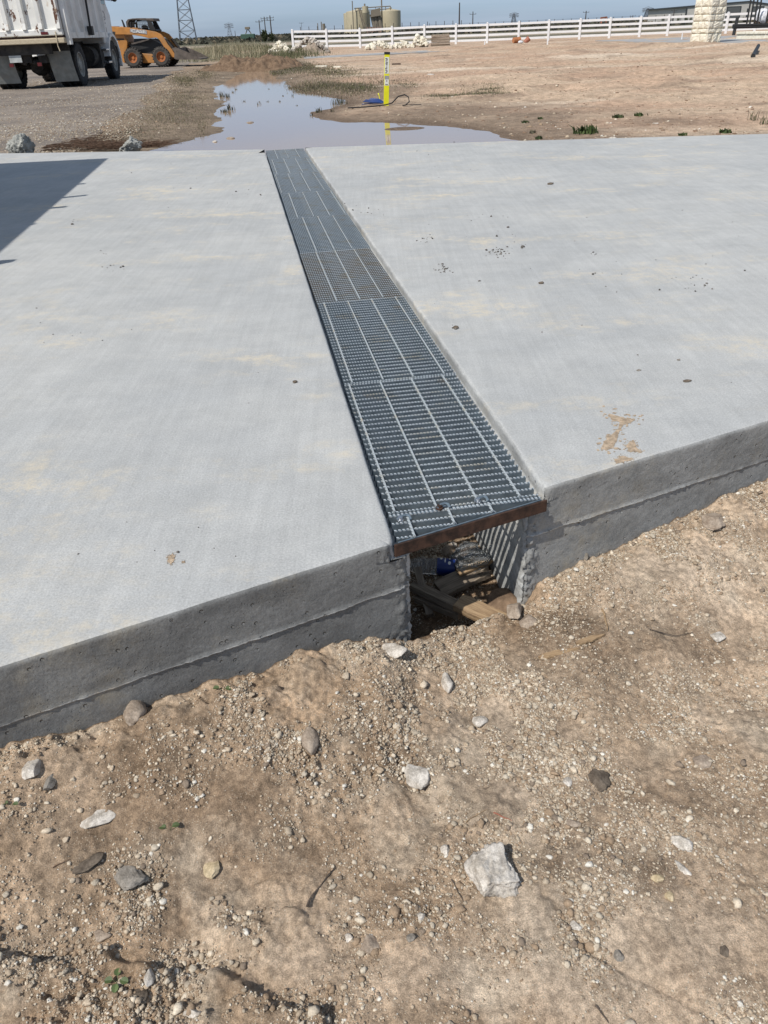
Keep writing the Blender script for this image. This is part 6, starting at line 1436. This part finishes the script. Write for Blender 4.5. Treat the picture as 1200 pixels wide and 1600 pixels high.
for i, (px, py, h_) in enumerate(((348, 152, .22), (357, 155, .18), (361, 176, .22), (364, 149, .12), (369, 147, .12), (352, 178, .15), (347, 176, .1), (405, 175, .10), (406, 171, .06), (420, 171, .07), (438, 171, .08), (465, 178, .05), (487, 181, .09), (497, 176, .16), (519, 175, .12), (528, 165, .3), (534, 162, .2), (457, 151, .1), (453, 139, .12), (382, 165, .08), (421, 146, .06), (443, 160, .05), (541, 163, .12))):
    weed(px, py, h_ * 0.72, 9 if h_ < 0.15 else 26, 0.011, G2[2:] + GRY[:2], 'thin dark sprig standing in the shallow puddle', 'sprigs standing in the puddle')

# ---------------------------------------------------------------- far: tanks, shed, poles, pylons
def far_at(px, dist, z=-0.1):     # a spot on the plain at a distance
    d = ray(px, 47 - 0.041 * (px - 600) + 0.3); k = dist / math.hypot(d.x, d.y); return Vector((d.x * k, d.y * k, z))
def hgt(px, py, dist):
    d = ray(px, py); return CAM_H + d.z * dist / math.hypot(d.x, d.y)
TB = 232.0
def tank(px0, px1, pyt, dist, label):
    c = (px0 + px1) / 2; q = far_at(c, dist); r_ = (far_at(px1, dist) - far_at(px0, dist)).length / 2; h_ = hgt(c, pyt, dist) + 0.1
    e = empty('storage_tank', q, 0, label, 'storage tank'); m_ = MB(); m_.lathe([(r_, 0), (r_, h_ - 0.25), (r_ * 0.99, h_ - 0.08), (r_ * 0.93, h_), (r_ * 0.2, h_ + 0.35), (0.05, h_ + 0.38)], n=48); m_.build('shell', 'tank_beige', e, smooth=True)
    m_ = MB(); m_.cyl((0, 0, h_ + 0.3), (0, 0, h_ + 0.7), 0.35, n=14); m_.build('hatch', 'tank_beige', e); return q, r_, h_
tank(538, 575, 20, TB + 9, 'left beige storage tank, mostly hidden behind the middle one')
qa, ra, ha = tank(542, 579, 17.5, TB, 'middle beige storage tank with the stair up its side')
qb, rb, hb = tank(595, 626.5, 16.5, TB + 4, 'right-hand beige storage tank beyond the white fence')
e = empty('tank_walkway', far_at(590, TB - 5), 0, 'dark steel stair and overhead catwalk joining the beige tanks', 'catwalk')
def lp(px, py): q = far_at(px, TB - 5); return Vector((q.x - e.location.x, q.y - e.location.y, hgt(px, py, TB - 5) + 0.1))
m_ = MB()
for a_, b__, r_ in (((555, 13), (611, 9.5), .12), ((557, 17), (611, 13.5), .10), ((611, 9.5), (611, 16), .1), ((603.5, 10), (603.5, 16), .1), ((557, 12), (557, 19), .1), ((564, 12), (564, 17), .07), ((576, 12), (576, 17), .07), ((588, 11), (588, 16), .07)): m_.cyl(lp(*a_), lp(*b__), r_, n=6)
m_.build('catwalk', 'tank_steel', e)
m_ = MB()
for a_, b__, r_ in (((562, 13), (569, 48), .16), ((564.5, 13), (571.5, 48), .10), ((563, 24), (577, 48), .09)): m_.cyl(lp(*a_), lp(*b__), r_, n=6)
m_.build('stair', 'tank_steel', e)
m_ = MB()
for px_ in (582, 586, 592): m_.cyl(lp(px_, 22), lp(px_ + 4, 44), 0.55, n=10)
m_.prism([lp(580, 17).to_tuple()[::2], lp(595, 12).to_tuple()[::2], lp(596, 24).to_tuple()[::2], lp(580, 27).to_tuple()[::2]], -1.0, 1.0, 'xz')
m_.build('separator', 'tank_steel', e)
q = far_at(572, TB - 6); e2 = empty('vent_stack', q, 0, 'short beige vessel with a dark valve rising above the middle tank', 'vessel'); m_ = MB(); m_.cyl((0, 0, hgt(572, 20, TB)), (0, 0, hgt(572, 10, TB)), 0.75, n=16); m_.build('vessel', 'tank_beige', e2); m_ = MB(); m_.cyl((-0.1, 0, hgt(572, 10.2, TB)), (-0.1, 0, hgt(572, 6, TB)), 0.2, n=10); m_.build('valve', 'tank_steel', e2)
for px_, t_, r_, lab in ((552.5, 1.5, 0.12, 'thin dark vent pipe left of the tank catwalk'), (597.5, -3, 0.16, 'tall dark vent pipe above the right-hand tank')):
    q = far_at(px_, TB - 4); m_ = MB(); m_.cyl((0, 0, 0), (0, 0, hgt(px_, t_, TB)), r_, n=8); o = m_.build('vent_pipe', 'tank_steel'); o.location = q; tag(o, lab, 'pipe')
q = far_at(506.5, 200); m_ = MB(); m_.cyl((0, 0, 0), (0, 0, hgt(506, 36, 200)), 0.32, n=10); m_.cyl((-0.5, 0, 0), (-0.5, 0, hgt(506, 33, 200)), 0.12, n=6); m_.cyl((-1.3, 0, 0), (-1.3, 0, hgt(503, 35, 200)), 0.1, n=6); o = m_.build('wellhead_vessel', 'tank_steel'); o.location = q; tag(o, 'narrow dark upright vessel left of the beige tanks', 'vessel')
e = empty('containment_wall', far_at(585, TB - 16), 0, 'low rust-brown panel wall in front of the beige tanks', 'wall')
m_ = MB(); xa = far_at(572, TB - 16).x - e.location.x; xb = far_at(596, TB - 16).x - e.location.x; m_.box(xa, xb, -0.1, 0.1, 0, hgt(584, 42, TB - 16) + 0.1); m_.build('panel', 'fence_rust', e)
m_ = MB(); 
for k in range(7): x_ = xa + (xb - xa) * k / 6; m_.box(x_ - 0.06, x_ + 0.06, -0.2, -0.102, 0, hgt(584, 41, TB - 16) + 0.1)
m_.build('post', 'tank_steel', e)
# ranch wire fence behind the white one
e = empty('wire_fence', (0, 0, 0), 0, 'thin dark wire fence with steel posts far behind the white fence', 'fence')
m_ = MB(); m2 = MB(); pr_ = None
for k in range(46):
    px_ = 470 + k * 13.2; dd_ = 150 + (k % 3) * 0.3; q = far_at(px_, dd_); ht = 1.9 if k < 20 else 1.5; m_.cyl((q.x, q.y, -0.3), (q.x, q.y, ht), 0.05, n=5)
    if pr_ is not None:
        for zz in (0.5, 1.0, 1.45): m2.cyl((pr_.x, pr_.y, zz), (q.x, q.y, zz), 0.012, n=4, cap=False)
    pr_ = q
m_.build('posts', 'pole_wood', e); m2.build('wires', 'pole_wood', e)
# utility poles
def pole(px, pt, dist, arms, label, base_px=None, r_=None):
    q = far_at(px, dist); h_ = hgt(px, pt, dist) + 0.1; r_ = r_ or h_ * 0.014; e = empty('utility_pole', q, 0, label, 'utility pole'); tl_ = 0.0
    m_ = MB(); m_.cyl((0, 0, -0.5), (0, 0, h_), r_ * 0.8, r_ * 0.5, 8); m_.build('post', 'pole_wood', e)
    for a_ in arms: m_ = MB(); w_ = 1.0; m_.cyl((-w_, 0, h_ * a_), (w_, 0, h_ * a_), 0.06, n=6); m_.cyl((-w_ * .9, 0, h_ * a_), (-w_ * .9, 0, h_ * a_ + .3), 0.05, n=5); m_.cyl((w_ * .9, 0, h_ * a_), (w_ * .9, 0, h_ * a_ + .3), 0.05, n=5); m_.build('crossarm', 'pole_wood', e)
pole(407, 31, 260, (0.9,), 'leftmost of the three wooden poles left of the fence', r_=.22)
pole(415.5, 26, 255, (0.93, 0.85), 'middle one of the three wooden poles left of the fence', r_=.22)
pole(424.5, 24, 250, (0.9, 0.8), 'right one of the three wooden poles left of the fence', r_=.26)
pole(717.5, 4, 260, (), 'tall bare dark pole right of the beige tanks', r_=.30)
pole(738.5, 18, 280, (0.86,), 'shorter dark pole just right of the tall bare one', r_=.24)
pole(914.5, 17, 300, (0.9,), 'wooden pole behind the middle right of the fence', r_=.28)
pole(1052, 15, 320, (0.9,), 'wooden pole just left of the grey metal building', r_=.26)
pole(1003 - 15, 24, 330, (0.9,), 'small distant pole behind the fence, right of the small pump jack', r_=.22)
pole(671, 36, 420, (), 'tiny thin pole far off between tanks and tall pole', r_=.16)
pole(368, 48, 420, (), 'tiny thin pole far off at left', r_=.2)
pole(437 + 35, 35, 430, (0.95,), 'thin faint street-lamp-like pole left of the white fence', r_=.12)
def lattice(name, px, pt, dist, wb, label, wt=0.25, r_=0.12, wpx=None, levels=9, arms=True):
    q = far_at(px, dist); H2 = hgt(px, pt, dist) + 0.1; e = empty(name, q, R(8), label, 'pylon'); m_ = MB()
    def cr(t): w_ = wb * (1 - t) + wb * wt * t; return [Vector((sx * w_ / 2, sy * w_ / 2, H2 * t)) for sx, sy in ((-1, -1), (1, -1), (1, 1), (-1, 1))]
    T_ = [1 - (1 - k / levels) ** 1.15 for k in range(levels + 1)]
    for k in range(levels):
        a_, b__ = cr(T_[k]), cr(T_[k + 1])
        for i in range(4):
            m_.cyl(a_[i], b__[i], r_, n=5); m_.cyl(a_[i], b__[(i + 1) % 4], r_ * 0.55, n=4); m_.cyl(a_[(i + 1) % 4], b__[i], r_ * 0.55, n=4); m_.cyl(b__[i], b__[(i + 1) % 4], r_ * 0.6, n=4)
    m_.build('lattice', 'pylon_steel', e)
    if arms:
        m_ = MB()
        for t in (0.72, 0.84, 0.96): z_ = H2 * t; w_ = wb * 0.9; m_.cyl((-w_, 0, z_), (w_, 0, z_), r_ * 0.8, n=4); m_.cyl((-w_, 0, z_), (0, 0, z_ + wb * 0.25), r_ * 0.6, n=4); m_.cyl((w_, 0, z_), (0, 0, z_ + wb * 0.25), r_ * 0.6, n=4)
        m_.build('crossarm', 'pylon_steel', e)
lattice('transmission_tower', 294, -105, 330, 5.9, 'big grey steel lattice transmission tower behind the loader', 0.12, 0.13, levels=11)
lattice('transmission_tower', 359.5, 37, 900, 5, 'tiny distant lattice tower left of the wooden poles', 0.1, 0.22, levels=5)
lattice('transmission_tower', 802.5, 21, 900, 5.5, 'tiny distant lattice tower above the middle of the fence', 0.2, 0.22, levels=5)
lattice('transmission_tower', 1010.5, 13, 900, 6.5, 'distant lattice tower left of the metal building', 0.2, 0.26, levels=6)
q = far_at(943, 420); H2 = hgt(943, 27, 420) + 0.1; e = empty('pump_jack', q, 0.2, 'small reddish pump jack on the horizon above the fence', 'pump jack'); m_ = MB()
w_ = 2.6
for sx in (-1, 1): m_.cyl((sx * w_ / 2, -0.6, 0), (sx * w_ / 3, 0, H2 - 0.5), 0.25, n=5); m_.cyl((sx * w_ / 2, 0.6, 0), (sx * w_ / 3, 0, H2 - 0.5), 0.25, n=5)
m_.build('frame', 'pump_red', e); m_ = MB(); m_.prism([(-1.9, H2 - 0.9), (-1.5, H2 + 0.1), (1.4, H2 + 0.3), (1.9, H2 - 0.6), (1.2, H2 - 0.4), (-1.2, H2 - 0.5)], -0.2, 0.2, 'xz'); m_.build('beam', 'pump_red', e)
q = far_at(387.5, 210); e = empty('oilfield_unit', q, 0, 'dark green skid unit with a small raised box, far left on the plain', 'equipment'); m_ = MB(); h_ = hgt(387, 53, 210) + .1; w_ = 1.55
m_.bbox(-w_, w_, -1, 1, 0, h_, 0.1); m_.build('housing', 'unit_green', e); m_ = MB(); t_ = hgt(387, 46, 210) + .1; m_.cyl((-0.5, 0, h_), (0, 0, t_), 0.12, n=6); m_.cyl((0.8, 0, h_), (0.2, 0, t_), 0.12, n=6); m_.bbox(-0.5, 0.6, -0.4, 0.4, t_, t_ + 0.5, 0.05); m_.build('head', 'tank_steel', e)
q = far_at(343, 190); e = rock('cow', 'dark_rock', q + Vector((0, 0, 0.6)), (1, 1, 1), 0, 1, label='x', cat='x') if False else None
q = far_at(413, 165); rr = np.random.default_rng(3)
def bush(px, wpx, pt, dist, label, dens=500, col=(0.06, 0.07, 0.035), trunk=True):
    q = far_at(px, dist); w_ = (far_at(px + wpx / 2, dist) - far_at(px - wpx / 2, dist)).length; h_ = hgt(px, pt, dist) + 0.1; e = empty('shrub', q, 0, label, 'shrub')
    u = rr.normal(size=(dens, 3)); u /= np.linalg.norm(u, axis=1)[:, None]; rad = rr.uniform(0.4, 1, (dens, 1)) ** 0.5; P_ = u * rad * np.array([w_ / 2, w_ / 2, h_ / 2 * 0.9]); P_[:, 2] += h_ * 0.52; P_ *= 1 + 0.15 * rr.normal(size=(dens, 1))
    P_[:, 2] = np.maximum(P_[:, 2], 0.02); c_ = np.array(col)[None] * rr.uniform(0.5, 1.6, (dens, 1)); v, f, c = blades(P_, np.full(dens, h_ * 0.14), np.full(dens, h_ * 0.09), c_, rr, 1.2); link('crown', np_mesh('crown', v, f, c), 'scrub', e)
    m_ = MB()
    for k in range(4): m_.cyl((0, 0, -0.1), (rr.normal() * w_ * 0.2, rr.normal() * w_ * 0.2, h_ * 0.6), h_ * 0.025, h_ * 0.01, 5)
    m_.build('trunk', 'bark', e)
bush(413, 9, 48, 150, 'narrow dark bush between the wooden poles and the fence', 500)
bush(424, 8, 52, 150, 'dark bush at the foot of the right-hand wooden pole', 300)
for i, px_ in enumerate((1036, 1047, 1060, 1073, 1080)): bush(px_, 4.5, 28.2 - i * 0.3, 220, 'small round dark bush in the row behind the fence before the metal building', 160)
for o_ in [o_ for o_ in SC.objects if o_.name.startswith('shrub') and 'row' in o_.get('label', '')]: o_['group'] = 'small bushes in front of the metal building'
# distant scrub along the horizon
n = 26000; dist = 170 + 900 * rg.uniform(0, 1, n) ** 1.5; px_ = rg.uniform(-150, 1350, n); dirx = (px_ - 600) / FPX / 0.85; x = dirx * dist / np.hypot(dirx, 1); y = dist / np.hypot(dirx, 1)
hh_ = (0.35 + 0.9 * np.clip(0.5 + 0.8 * fbm(x * 0.012, y * 0.012, 3, 601), 0, 1.3)) * rg.uniform(0.5, 1.2, n) * (0.6 + dist / 900)
pos = np.stack([x, y, np.full(n, -0.12)], -1); c_ = np.where((rg.uniform(0, 1, n) < 0.7)[:, None], np.array([[0.085, 0.085, 0.06]]), np.array([[0.17, 0.145, 0.095]])) * rg.uniform(0.6, 1.3, (n, 1)) * np.array([1, 1, 1.1])
v, f, c = blades(pos, hh_, hh_ * rg.uniform(0.8, 2.2, n), c_, rg, 0.6); tag(link('scrub', np_mesh('scrub', v, f, c), 'scrub'), 'dark far-off scrub covering the plain to the horizon', 'scrub', kind='stuff')
# metal building
DB = 330.0
def bz(px, py, dist=DB): return hgt(px, py, dist) + 0.1
e = empty('metal_building', far_at(1140, DB), 0, 'long grey metal building with a low gable and roll-up doors at the right', 'building')
ex, ey = e.location.x, e.location.y
def bx_(px): return far_at(px, DB).x - ex
m_ = MB(); W1, W2 = bx_(1061), bx_(1252); e1, e2_ = bz(1061, 12), bz(1252, 11); rdg = bz(1170, 3.0); rx = bx_(1172)
m_.prism([(W1, 0), (W1, e1), (rx, rdg), (W2, e2_), (W2, 0)], 0, 40, 'xz'); m_.build('wall', 'shed_sheet', e)
m_ = MB(); m_.prism([(W1 - 0.8, e1 - 0.1), (rx, rdg + 0.02), (rx, rdg + 0.35), (W1 - 0.8, e1 + 0.22)], -0.3, 40.6, 'xz'); m_.prism([(rx, rdg + 0.02), (W2 + 0.8, e2_ - 0.1), (W2 + 0.8, e2_ + 0.22), (rx, rdg + 0.35)], -0.3, 40.6, 'xz'); m_.build('roof', 'shed_trim', e)
for px_ in (1061.5, 1079, 1125, 1171): m_ = MB(); x_ = bx_(px_); m_.box(x_ - 0.2, x_ + 0.2, -0.25, -0.01, 0, bz(px_, 13)); m_.build('column', 'shed_trim', e)
for p0, p1, pt in ((1134, 1157, 11.5), (1180, 1200, 11)):
    m_ = MB(); m_.box(bx_(p0) - 0.3, bx_(p1) + 0.3, -0.16, -0.01, 0, bz((p0 + p1) / 2, pt) + 0.3); d_ = m_.build('door_frame', 'shed_trim', e); m_ = MB(); m_.box(bx_(p0), bx_(p1), -0.24, -0.17, 0, bz((p0 + p1) / 2, pt)); m_.build('roller_door', 'shed_door', d_)
# low stone ledge and black rack at the right edge
a_, b__ = W(1150, 59, 0.0), W(1290, 57.5, 0.0); e = empty('stone_ledge', a_, math.atan2(b__.y - a_.y, b__.x - a_.x), 'low cream stone ledge at the right frame edge below the black rack', 'ledge'); L_ = (b__ - a_).length; hL = V(1150, 50.5, a_.y).z
m_ = MB(); m_.bbox(0, L_, 0, 0.6, -0.1, hL - 0.10, 0.02); m_.build('base', 'limestone', e)
m_ = MB(); x_ = 0
while x_ < L_: w_ = random.uniform(0.5, 0.9); m_.bbox(x_ + 0.01, x_ + w_ - 0.01, -0.06, 0.66, hL - 0.095, hL + 0.02, 0.02); x_ += w_
m_.build('coping', 'limestone', e)
q = W(1150, 56, 0.0); e = empty('steel_rack', Vector((q.x + 0.2, q.y + 1.0, 0)), 0.05, 'black steel rack with upright bars at the right frame edge, holding a wrapped white load', 'rack'); Yr = e.location.y
def rp(px, py, dy=0.0): p = V(px, py, Yr + dy); return (p.x - e.location.x, dy, p.z)
m_ = MB(); 
for a2, b2, r_ in (((1147, 40), (1300, 36), .09), ((1147, 42.5), (1300, 38.5), .09), ((1153.5, 27), (1147, 55), .06)): m_.cyl(rp(*a2), rp(*b2), r_, n=6); m_.cyl(rp(*a2, dy=1.2), rp(*b2, dy=1.2), r_, n=6)
m_.build('base_frame', 'black_iron', e)
for (pa_, pb_) in (((1167, 38), (1175, -8)), ((1172, 38), (1180, -8)), ((1179, 37), (1186, -8)), ((1184, 37), (1192, -8)), ((1198, 37), (1206, -8))): m_ = MB(); m_.cyl(rp(*pa_), rp(*pb_), 0.045, n=6); m_.build('upright', 'black_iron', e)
p = V(1191, 25, Yr + 0.6); rock('wrapped_load', 'bag_white', p, (0.62, 0.5, 0.75), 0, 9, 10, 0.15, ICO4, 'white plastic-wrapped bundle standing on the black rack', 'bundle')
p = V(1196, 31, Yr + 0.7); m_ = MB(); m_.bbox(-0.5, 0.6, -0.25, 0.25, -0.22, 0.12, 0.03); o = m_.build('crate', 'mound_soil'); o.location = p; tag(o, 'brown box behind the white bundle on the black rack', 'box')
p = V(1200, 25.5, Yr + 0.9); rock('orange_ball', 'bucket_orange', p, (0.35, 0.35, 0.3), 0, 5, 30, 0.02, ICO4, 'orange rounded object behind the white bundle', 'container')
# power lines high up
m_ = MB(); 
for (p0, p1, y0, y1, s_) in ((-100, 1300, -2, 5, 5), (200, 1300, 8, 0, -3)):
    pass

# ---------------------------------------------------------------- unseen stand-in trailer left of the picture, added to cast the slab shadow
cot = 1 / math.tan(R(SUN_EL)); off_ = lambda z: Vector((math.cos(R(SUN_AZ)) * cot * z, math.sin(R(SUN_AZ)) * cot * z, 0))
HT = 2.3
s1, s2, s3 = W(165, 248, 0), W(0, 389, 0), W(0, 256, 0)
c1, c2, c3 = s1 - off_(HT), s2 - off_(HT), s3 - off_(HT)
ax = (c1 - c2).normalized(); ln = (c1 - c2).length + 1.2
Tr = empty('stand_in_trailer', (c1.x, c1.y, 0), math.atan2(ax.y, ax.x) - math.pi / 2, 'white box trailer added unseen left of the picture as a stand-in shadow caster', 'trailer')
bk2 = (c3 - c1); perp = 2.1
m_ = MB()
lx = Vector((bk2.x, bk2.y, 0)); rzT = Tr.rotation_euler[2]; lb_ = Matrix.Rotation(-rzT, 3, 'Z') @ lx; lb_ = lb_.normalized() * 2.2
poly = [(0, 0), (0, -ln), (lb_.x, -ln), (lb_.x, lb_.y)]
m_.prism(poly, 0.45, HT, 'xy'); m_.build('body', 'white_paint', Tr, bevel=0.01)
m_ = MB(); m_.prism([(0.03, 0.03), (0.03, -ln - .03), (lb_.x - .03, -ln - .03), (lb_.x - 0.03, lb_.y + 0.03)], HT - 0.06, HT - 0.01, 'xy'); m_.build('roof_trim', 'chrome', Tr)
for yy in (-ln * 0.45, -ln * 0.45 - 0.8):
    for xx in (-0.12, lb_.x + 0.12): tyre(Tr, xx, yy, 0.34, 0.2, out=1 if xx > -1 else -1)
for px_, py_, zt in ((131, 287, HT + 0.02), (136, 305, HT + 0.3), (103, 323, HT + 0.1), (53, 350, HT + 0.1)):
    s_ = W(px_, py_, 0) - off_(zt); l_ = Matrix.Rotation(-rzT, 3, 'Z') @ (s_ - Tr.location); m_ = MB(); m_.cyl((l_.x, l_.y, zt), (l_.x - 0.5, l_.y - 0.02, HT - 0.02), 0.03, n=8); m_.build('shadow_bar', 'black_iron', Tr)  # bars added to notch the edge of the cast shadow
m_ = MB(); m_.tube([(lb_.x / 2 - .4, -ln, 0.5), (lb_.x / 2, -ln - 1.3, 0.5), (lb_.x / 2 + 0.4, -ln, 0.5)], 0.05, 8); m_.build('hitch', 'black_iron', Tr)
q1 = W(18, 408, 0) - off_(1.6); m_ = MB(); m_.cyl((0, 0, 1.6), (0, 0, 0), 0.02, n=8); m_.cyl((0.0, 0.0, 1.60), (-0.5, -0.06, 1.60), 0.035, n=8); o = m_.build('shadow_post', 'black_iron'); o.location = q1; tag(o, 'thin black post with a short bar on top, added unseen left of the picture for its shadow', 'post')  # post added out of view to cast a thin shadow sliver
